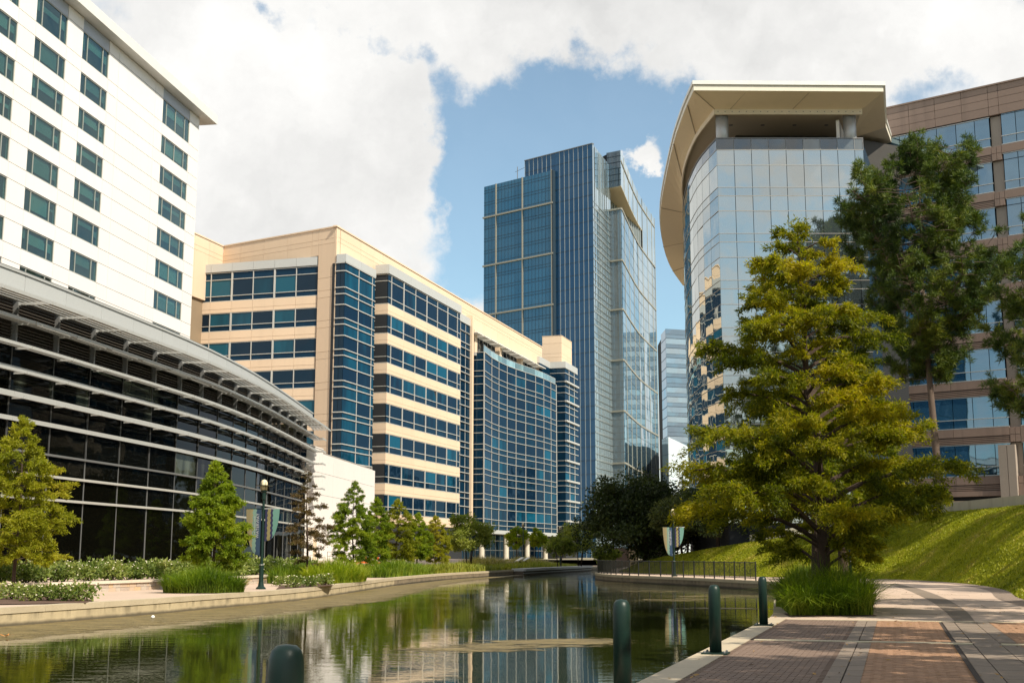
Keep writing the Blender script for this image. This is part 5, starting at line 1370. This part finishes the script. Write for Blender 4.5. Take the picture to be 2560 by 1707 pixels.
blades('plumed_grass', strip(146, 164, 4.5, 8.0), 4500, 1.35, .08, LM_DRY, 'pale plumed grass, left mass before the concave glass front', 'grass', 89, (-2, 155, 0), .55)
blades('plumed_grass', strip(166, 186, 4.5, 8.5), 4500, 1.3, .08, LM_DRY, 'pale plumed grass, right mass before the concave glass front', 'grass', 90, (3, 176, 0), .55)
blades('ground_cover', strip(94, 150, 4.0, 11.0), 8000, .7, .09, LM_GRS, 'rough green planting under the left bank trees', 'ground cover', 91, (-10, 120, 0), .6)

# --- rose hedge behind the stone seat wall and beds in front
SW = [(-24.2, 40), (-20.5, 51.2), (-18.0, 57.6), (-15.0, 70.5), (-12.5, 88.9)]
SWS = smooth_poly(SW, 5)
hedge = [bush('rose_bush', .78, .85, 800, .15, LM_ROSE, 101, mat('rose_white', (.75, .68, .50), .7)), bush('rose_bush', .7, .98, 700, .15, LM_ROSE, 102, mat('rose_white', (0, 0, 0)))]
Lh = poly_len(SWS); nH = 46
used = [False, False]
for i in range(nH):
    p = poly_at(SWS, 8 + (Lh - 9) * i / nH); k = i % 2
    loc = (p[0] - random.uniform(1.0, 1.7), p[1] + random.uniform(-.2, .2), .40); sc = random.uniform(.85, 1.15)
    if not used[k]: r = hedge[k]; used[k] = True; r.matrix_basis = Matrix.Translation(loc)
    else: r = dup(hedge[k], loc, random.uniform(0, 6), sc)
    r['label'] = 'rose bush with small pale flowers in the hedge behind the stone seat wall'; r['group'] = 'rose hedge behind the seat wall'
b3 = bush('rose_bush', .55, .62, 420, .13, LM_ROSE, 103, mat('rose_white', (0, 0, 0)))
spots = [(30, 1496), (75, 1500), (120, 1499), (165, 1500), (205, 1500), (700, 1462), (735, 1466), (775, 1464), (812, 1460)]
for i, (u, v) in enumerate(spots):
    p = onz(u, v + 3); loc = (p.x, p.y, 0)
    r = b3 if i == 0 else dup(b3, loc, i * 1.1, random.uniform(.8, 1.15))
    if i == 0: r.matrix_basis = Matrix.Translation(loc)
    a = i < 5
    r['label'] = 'low rose bush in the bed under the olive cypress' if a else 'low rose bush in the bed under the thin brown cypress'; r['group'] = 'roses under the olive cypress' if a else 'roses under the brown cypress'
for nm, pts in (('planting_bed', [(-8, 1512), (215, 1508), (235, 1502), (190, 1490), (0, 1494)]), ('planting_bed', [(690, 1474), (835, 1464), (820, 1458), (700, 1464)])):
    sheet(nm, [tuple(onz(u, v))[:2] for u, v in pts], EARTH, .03)
hb = MB()
for a, b in zip(SWS[:-1], SWS[1:]): hb.quad((a[0] - 3.4, a[1], .42), (a[0] - .3, a[1], .40), (b[0] - .3, b[1], .40), (b[0] - 3.4, b[1], .42))
tag(hb.build('hedge_bed', EARTH), kind='structure')
sw = thing('seat_wall', (-18, 57.6, 0), 'pink stone seat wall with pale cap in front of the rose hedge', 'wall')
st_m = [mat('stone_%d' % k, c, .9, var=.15, scale=2, fine=.15, bump=.4, bscale=20) for k, c in enumerate(((.50, .38, .28), (.42, .34, .28), (.55, .40, .25), (.47, .40, .33)))]
n = 30
for i in range(n):
    a, b = poly_at(SWS, Lh * i / n), poly_at(SWS, Lh * (i + 1) / n); F = Fr(a, to=b)
    piece('cap_stone', sw, F, .006, F.len - .006, .36, .48, -.06, .5, mat('cap_limestone', (.66, .55, .44), .8, var=.08))
    piece('wall_backing', sw, F, 0, F.len, 0, .355, .05, .45, BROWN_BACK)
    for j in range(2):
        x = -.0
        while x < F.len - .15:
            w = min(random.uniform(.28, .6), F.len - x); piece('stone', sw, F, x + .01, x + w - .01, .005 + j * .175, .17 + j * .175 + random.uniform(-.006, .006), random.uniform(-.0, .02), .06, random.choice(st_m)); x += w

# ------------------------------------------------------------ street furniture
def bollard_at(x, y, label):
    t = thing('bollard', (x, y, .02), label, 'bollard', 'green bollards along the canal edge', rz=FP.ang)
    MB().lathe([(.098, .02), (.098, .96), (.094, 1.03), (.08, 1.075), (.055, 1.10), (.0, 1.108)], (x, y, .02), 32).build('post', GREEN_MET, t, smooth=True)
    F = FP.off(0, 0); F.p = Vector((x, y, 0)); 
    piece('base_plate', t, F, -.21, .21, .012, .045, -.21, .21, GREEN_MET)
    for sx in (-.16, .16):
        for sy in (-.16, .16): p = F.at(sx, .045, sy); MB().lathe([(.02, 0), (.02, .02), (.012, .03)], tuple(p), 6).build('bolt', STEEL, t)
for x, y, l in ((-1.22, 7.0, 'nearest green bollard, only its domed head in view'), (1.2, 14.1, 'second nearest green bollard, its foot below the picture edge'), (3.33, 21.15, 'green bollard on the pale coping with its square foot plate in view'), (5.78, 29.6, 'farthest green bollard, close to the grass planter')):
    bollard_at(x, y, l)

def banner_mat():
    m = bpy.data.materials.new('banner_print'); m.use_nodes = True; g = NT(m.node_tree)
    s = g('SeparateXYZ', {0: g('TexCoord').outputs['Object']}).outputs
    x = g.m('ADD', s[0], g.m('MULTIPLY', g.m('SINE', g.m('MULTIPLY', s[2], 26.0)), .018))
    r = g('ValToRGB', {0: g('MapRange', {0: x, 1: -.9, 2: .9}).outputs[0]}); cr = r.color_ramp; cr.interpolation = 'CONSTANT'
    stops = [(0, (.38, .26, .12)), (.14, (.42, .30, .14)), (.21, (.24, .36, .30)), (.31, (.055, .09, .15)), (.55, (.06, .06, .12)), (.62, (.34, .29, .14)), (.71, (.06, .06, .12)), (.77, (.20, .38, .32)), (.98, (.22, .40, .35))]
    while len(cr.elements) < len(stops): cr.elements.new(.5)
    for e, (p, c) in zip(cr.elements, stops): e.position = p; e.color = (*c, 1)
    # feathered herringbone of the plant motif on the outer left stripe
    zz = g.m('FRACT', g.m('MULTIPLY', g.m('ADD', s[2], g.m('MULTIPLY', g.m('ABSOLUTE', g.m('ADD', s[0], .68)), 1.2)), 9.0))
    k = g.m('MULTIPLY', g.m('GREATER_THAN', zz, .6), g.m('LESS_THAN', s[0], -.52))
    c = g('MixRGB', {0: g.m('MULTIPLY', k, .75), 1: r.outputs[0], 2: (.16, .26, .22, 1)}).outputs[0]
    d = g('BsdfDiffuse', {'Color': c}).outputs[0]; t = g('BsdfTranslucent', {'Color': c}).outputs[0]
    g.l.new(g('MixShader', {0: .3, 1: d, 2: t}).outputs[0], g('OutputMaterial').inputs[0]); return m
BAN = banner_mat()
GLOBE = mat('lamp_globe', (.72, .60, .38), .35, var=.04)
def text_mesh(body, size):
    c = bpy.data.curves.new('t', 'FONT'); c.body = body; c.size = size; c.align_x = 'CENTER'; c.align_y = 'CENTER'
    o = bpy.data.objects.new('t', c); COL.objects.link(o); dg = bpy.context.evaluated_depsgraph_get()
    me = bpy.data.meshes.new_from_object(o.evaluated_get(dg)); bpy.data.objects.remove(o); return me
LET = mat('letter_white', (.45, .45, .46), .8)
def lamp(loc, label, H=5.15, banner=True, rz=0.0, small=False):
    t = thing('street_lamp', loc, label, 'street lamp', 'green lamp posts by the canal')
    x, y, z = loc
    MB().lathe([(.24, 0), (.24, .06), (.15, .14), (.115, .35), (.11, 1.1), (.125, 1.12), (.125, 1.18), (.075, 1.22), (.06, H - 1.05), (.06, H - .98), (.10, H - .95), (.10, H - .62), (.15, H - .58), (.15, H - .5)], loc, 16).build('post', GREEN_MET, t, smooth=False)
    if not small: MB().lathe([(.128, 1.13), (.128, 1.19)], loc, 16).build('collar', mat('bright_collar', (.55, .56, .55), .25, metal=.8), t)
    MB().lathe([(.16, H - .5), (.18, H - .3), (.165, H - .12), (.11, H - .02), (.03, H + .02)], loc, 20).build('globe', GLOBE, t, smooth=True)
    MB().lathe([(.19, H - .30), (.42, H - .285), (.42, H - .27), (.19, H - .265)], loc, 24).build('brim_ring', GREEN_MET, t)
    cg = MB()
    for k in range(6):
        a = k * math.pi / 3; q = [(x + math.cos(a) * r, y + math.sin(a) * r, z + h) for r, h in ((.165, H - .5), (.19, H - .3), (.175, H - .12), (.03, H + .04))]; cg.tube(q, .008, 4)
    cg.build('cage', GREEN_MET, t)
    if banner:
        zt = H - 1.42
        W = Matrix.Translation((x, y, z + zt)) @ Matrix.Rotation(rz, 4, 'Z')
        for sgn, hh in ((-1, 2.25), (1, 1.55)):
            pr = [(.10, 0), (.85 if sgn < 0 else .83, 0)] + [((.85 if sgn < 0 else .83) * math.cos(a) ** (.62) if a < 1.5 else .1, -hh * math.sin(a) ** 1.15) for a in np.linspace(.15, 1.5, 11)] + [(.10, -hh)]
            pr = [(max(a, .10), b) for a, b in pr]
            v = [(sgn * a, -.008 + .03 * math.sin(a * 5), b) for a, b in pr] + [(sgn * a, .008 + .03 * math.sin(a * 5), b) for a, b in pr]; n = len(pr)
            f = [tuple(range(n)) if sgn > 0 else tuple(range(n))[::-1], tuple(range(n, 2 * n))[::-1] if sgn > 0 else tuple(range(n, 2 * n))] + [(i, (i + 1) % n, n + (i + 1) % n, n + i) for i in range(n)]
            ban = raw('banner', v, f, BAN, t, W)
            ar = MB().tube([W @ Vector((0, 0, .02)), W @ Vector((sgn * .9, 0, .02))], .018, 6); ar.build('banner_arm', GREEN_MET if sgn < 0 else mat('pale_arm', (.5, .5, .48), .5), t)
            if sgn < 0:
                for body, sz, dx, dz in (('WATERWAY', .21, -.245, -.80), ('THE WOODLANDS', .105, -.40, -.80)):
                    o = bpy.data.objects.new('lettering', text_mesh(body, sz)); o.data.materials.append(LET)
                    link(o, ban, W @ Matrix.Translation((dx, -.05, dz)) @ Matrix.Rotation(R(90), 4, 'X') @ Matrix.Rotation(R(90), 4, 'Z'))
    return t
_p = onz(652, 1472); lamp((_p.x, _p.y, 0), 'green lamp post with shield banners on the left promenade', 5.25, rz=R(-8))
_p = onz(1686, 1440); lamp((_p.x, _p.y, 0), 'green lamp post with shield banners behind the iron railing', 5.2, rz=R(4))
_p = aty(2134, 1437, 88); lamp((_p.x - .2, _p.y, .05), 'green lamp post by the path beside the cypress trunks', 5.2, banner=False)
_p = aty(1308, 1400, 178); lamp((_p.x, _p.y, .1), 'far lamp post with pale globe before the concave glass front', 6.0, banner=False, small=True)
_p = aty(1401, 1400, 172); lamp((_p.x, _p.y, .1), 'far lamp post with pale globe by the yellow green tree', 5.4, banner=False, small=True)

# iron railing along the curving wall
def railing():
    line = [p for p in RBS if 81.9 <= p[1] <= 124][::-1]
    line = [(p[0] + .3, p[1]) for p in line]
    t = thing('iron_railing', (line[0][0], line[0][1], .02), 'black iron railing on the curving canal wall', 'railing')
    L = poly_len(line); n = 23
    tops, pk = MB(), MB()
    for i in range(n + 1):
        p = poly_at(line, L * i / n); q = poly_at(line, min(L, L * i / n + .2)) if i < n else p
        MB().lathe([(.06, 0), (.045, .03), (.045, 1.16), (.06, 1.18), (.0, 1.22)], (p[0], p[1], .02), 8).build('post', BLACK_MET, t)
    for i in range(n):
        a, b = poly_at(line, L * i / n), poly_at(line, L * (i + 1) / n)
        MB().tube([(a[0], a[1], 1.16), (b[0], b[1], 1.16)], .025, 6).build('top_rail', BLACK_MET, t)
        MB().tube([(a[0], a[1], .16), (b[0], b[1], .16)], .02, 6).build('bottom_rail', BLACK_MET, t)
        m = 15
        for k in range(1, m):
            if k in (7, 8): continue
            x, y = a[0] + (b[0] - a[0]) * k / m, a[1] + (b[1] - a[1]) * k / m; pk.tube([(x, y, .16), (x, y, 1.16)], .012, 4, cap=False)
        x, y = (a[0] + b[0]) / 2, (a[1] + b[1]) / 2; d = ((b[0] - a[0]) * .035, (b[1] - a[1]) * .035)
        for s in (-1, 1): pk.tube([(x + d[0] * s * .4, y + d[1] * s * .4, .16), (x + d[0] * s * 1.2, y + d[1] * s * 1.2, .5), (x + d[0] * s * .3, y + d[1] * s * .3, .8), (x + d[0] * s, y + d[1] * s, 1.16)], .016, 4, cap=False)
    pk.build('pickets', BLACK_MET, t)['kind'] = 'stuff'
railing()

# orange construction barriers on the left bank
OR = mat('safety_orange', (.75, .13, .02), .6); OW = mat('barrier_white', (.7, .7, .62), .6)
def barrier(loc, rz, label):
    t = thing('safety_barrier', loc, label, 'barrier', 'orange barriers on the left bank')
    F = Fr((loc[0], loc[1]), 90 - math.degrees(rz)); z = loc[2]
    for q in (0, 1.5): 
        MB().tube([F.at(q, z, -.25), F.at(q, z + 1.05, 0), F.at(q, z, .25)], .035, 5).build('leg', OR, t)
    for k in range(5): piece('board', t, F, -.1 + k * .34, .24 + k * .34, z + .72, z + .98, -.05, -.02, OW if k % 2 else OR)
    piece('lower_board', t, F, -.1, 1.6, z + .35, z + .52, -.05, -.02, OR)
barrier(lb_loc(892, 118, .55), .2, 'orange and white barrier behind the broad green cypress'); barrier(lb_loc(925, 116, .5), -.3, 'orange and white barrier between two left bank cypresses')
# low stone planter wall on the left bank behind the cypress row, reading boards by the far grass
w = thing('planter_wall', lb_loc(960, 124, .6), 'low pink stone wall behind the cypress row', 'wall'); F = Fr(lb_loc(925, 122)[:2], to=lb_loc(1000, 130)[:2])
piece('wall', w, F, 0, F.len, .4, 1.15, 0, .4, st_m[1]); piece('wall_cap', w, F, -.05, F.len + .05, 1.15, 1.28, -.05, .45, MATS['cap_limestone'])
w = thing('planter_wall', lb_loc(1245, 168, .6), 'short pink wall between the plumed grasses', 'wall'); F = Fr(lb_loc(1275, 166)[:2], to=lb_loc(1316, 170)[:2])
piece('wall', w, F, 0, F.len, .2, .75, 0, .4, st_m[0]); piece('wall_cap', w, F, -.05, F.len + .05, .75, .85, -.05, .45, MATS['cap_limestone'])
for i, u in enumerate((1292, 1307)):
    p = lb_loc(u, 163, .1); b = thing('reading_board', p, ['slanted reading board, left of two by the far bank', 'slanted reading board, right of two by the far bank'][i], 'sign')
    F = Fr(p[:2], 60); piece('post', b, F, .4, .55, .1, .9, 0, .1, BLACK_MET)
    o = piece('panel', b, F, 0, 1.0, .9, .96, -.4, .4, mat('board_white', (.7, .68, .6), .5)); o.matrix_basis = o.matrix_basis @ Matrix.Rotation(R(-25), 4, 'Y')
w = thing('stone_pylon', aty(1583, 1400, 150), 'pale pink stone block seen under the live oak', 'pylon'); p = aty(1583, 1400, 150); F = Fr((p.x - .5, p.y), 100)
piece('block', w, F, 0, 1.0, .3, 2.6, 0, 1.2, st_m[2]); piece('block_cap', w, F, -.05, 1.05, 2.6, 2.7, -.05, 1.25, MATS['cap_limestone']); piece('side_wall', w, F, -2.4, -.05, .3, 2.5, .6, 1.4, mat('dark_stone', (.16, .11, .085), .9))
# floating leaf and scrap
p = onz(14, 1592, WZ); mb = MB()
for k in range(5):
    a = k * 1.257 + .3; mb.quad((p.x, p.y, WZ + .02), (p.x + .10 * math.cos(a - .35), p.y + .10 * math.sin(a - .35), WZ + .05), (p.x + .24 * math.cos(a), p.y + .24 * math.sin(a), WZ + .09), (p.x + .10 * math.cos(a + .35), p.y + .10 * math.sin(a + .35), WZ + .05))
tag(mb.build('floating_leaf', mat('leaf_orange', (.62, .25, .05), .6), loc=(p.x, p.y, WZ)), 'orange fallen leaf floating at the left picture edge', 'leaf')
p = onz(382, 1545, WZ); mb = MB().lathe([(.02, 0), (.06, .02), (.07, .05), (.04, .10), (.01, .11)], (p.x, p.y, WZ), 9)
tag(mb.build('floating_scrap', mat('scrap_white', (.75, .74, .72), .7), loc=(p.x, p.y, WZ)), 'small white scrap floating on the algae film', 'litter')
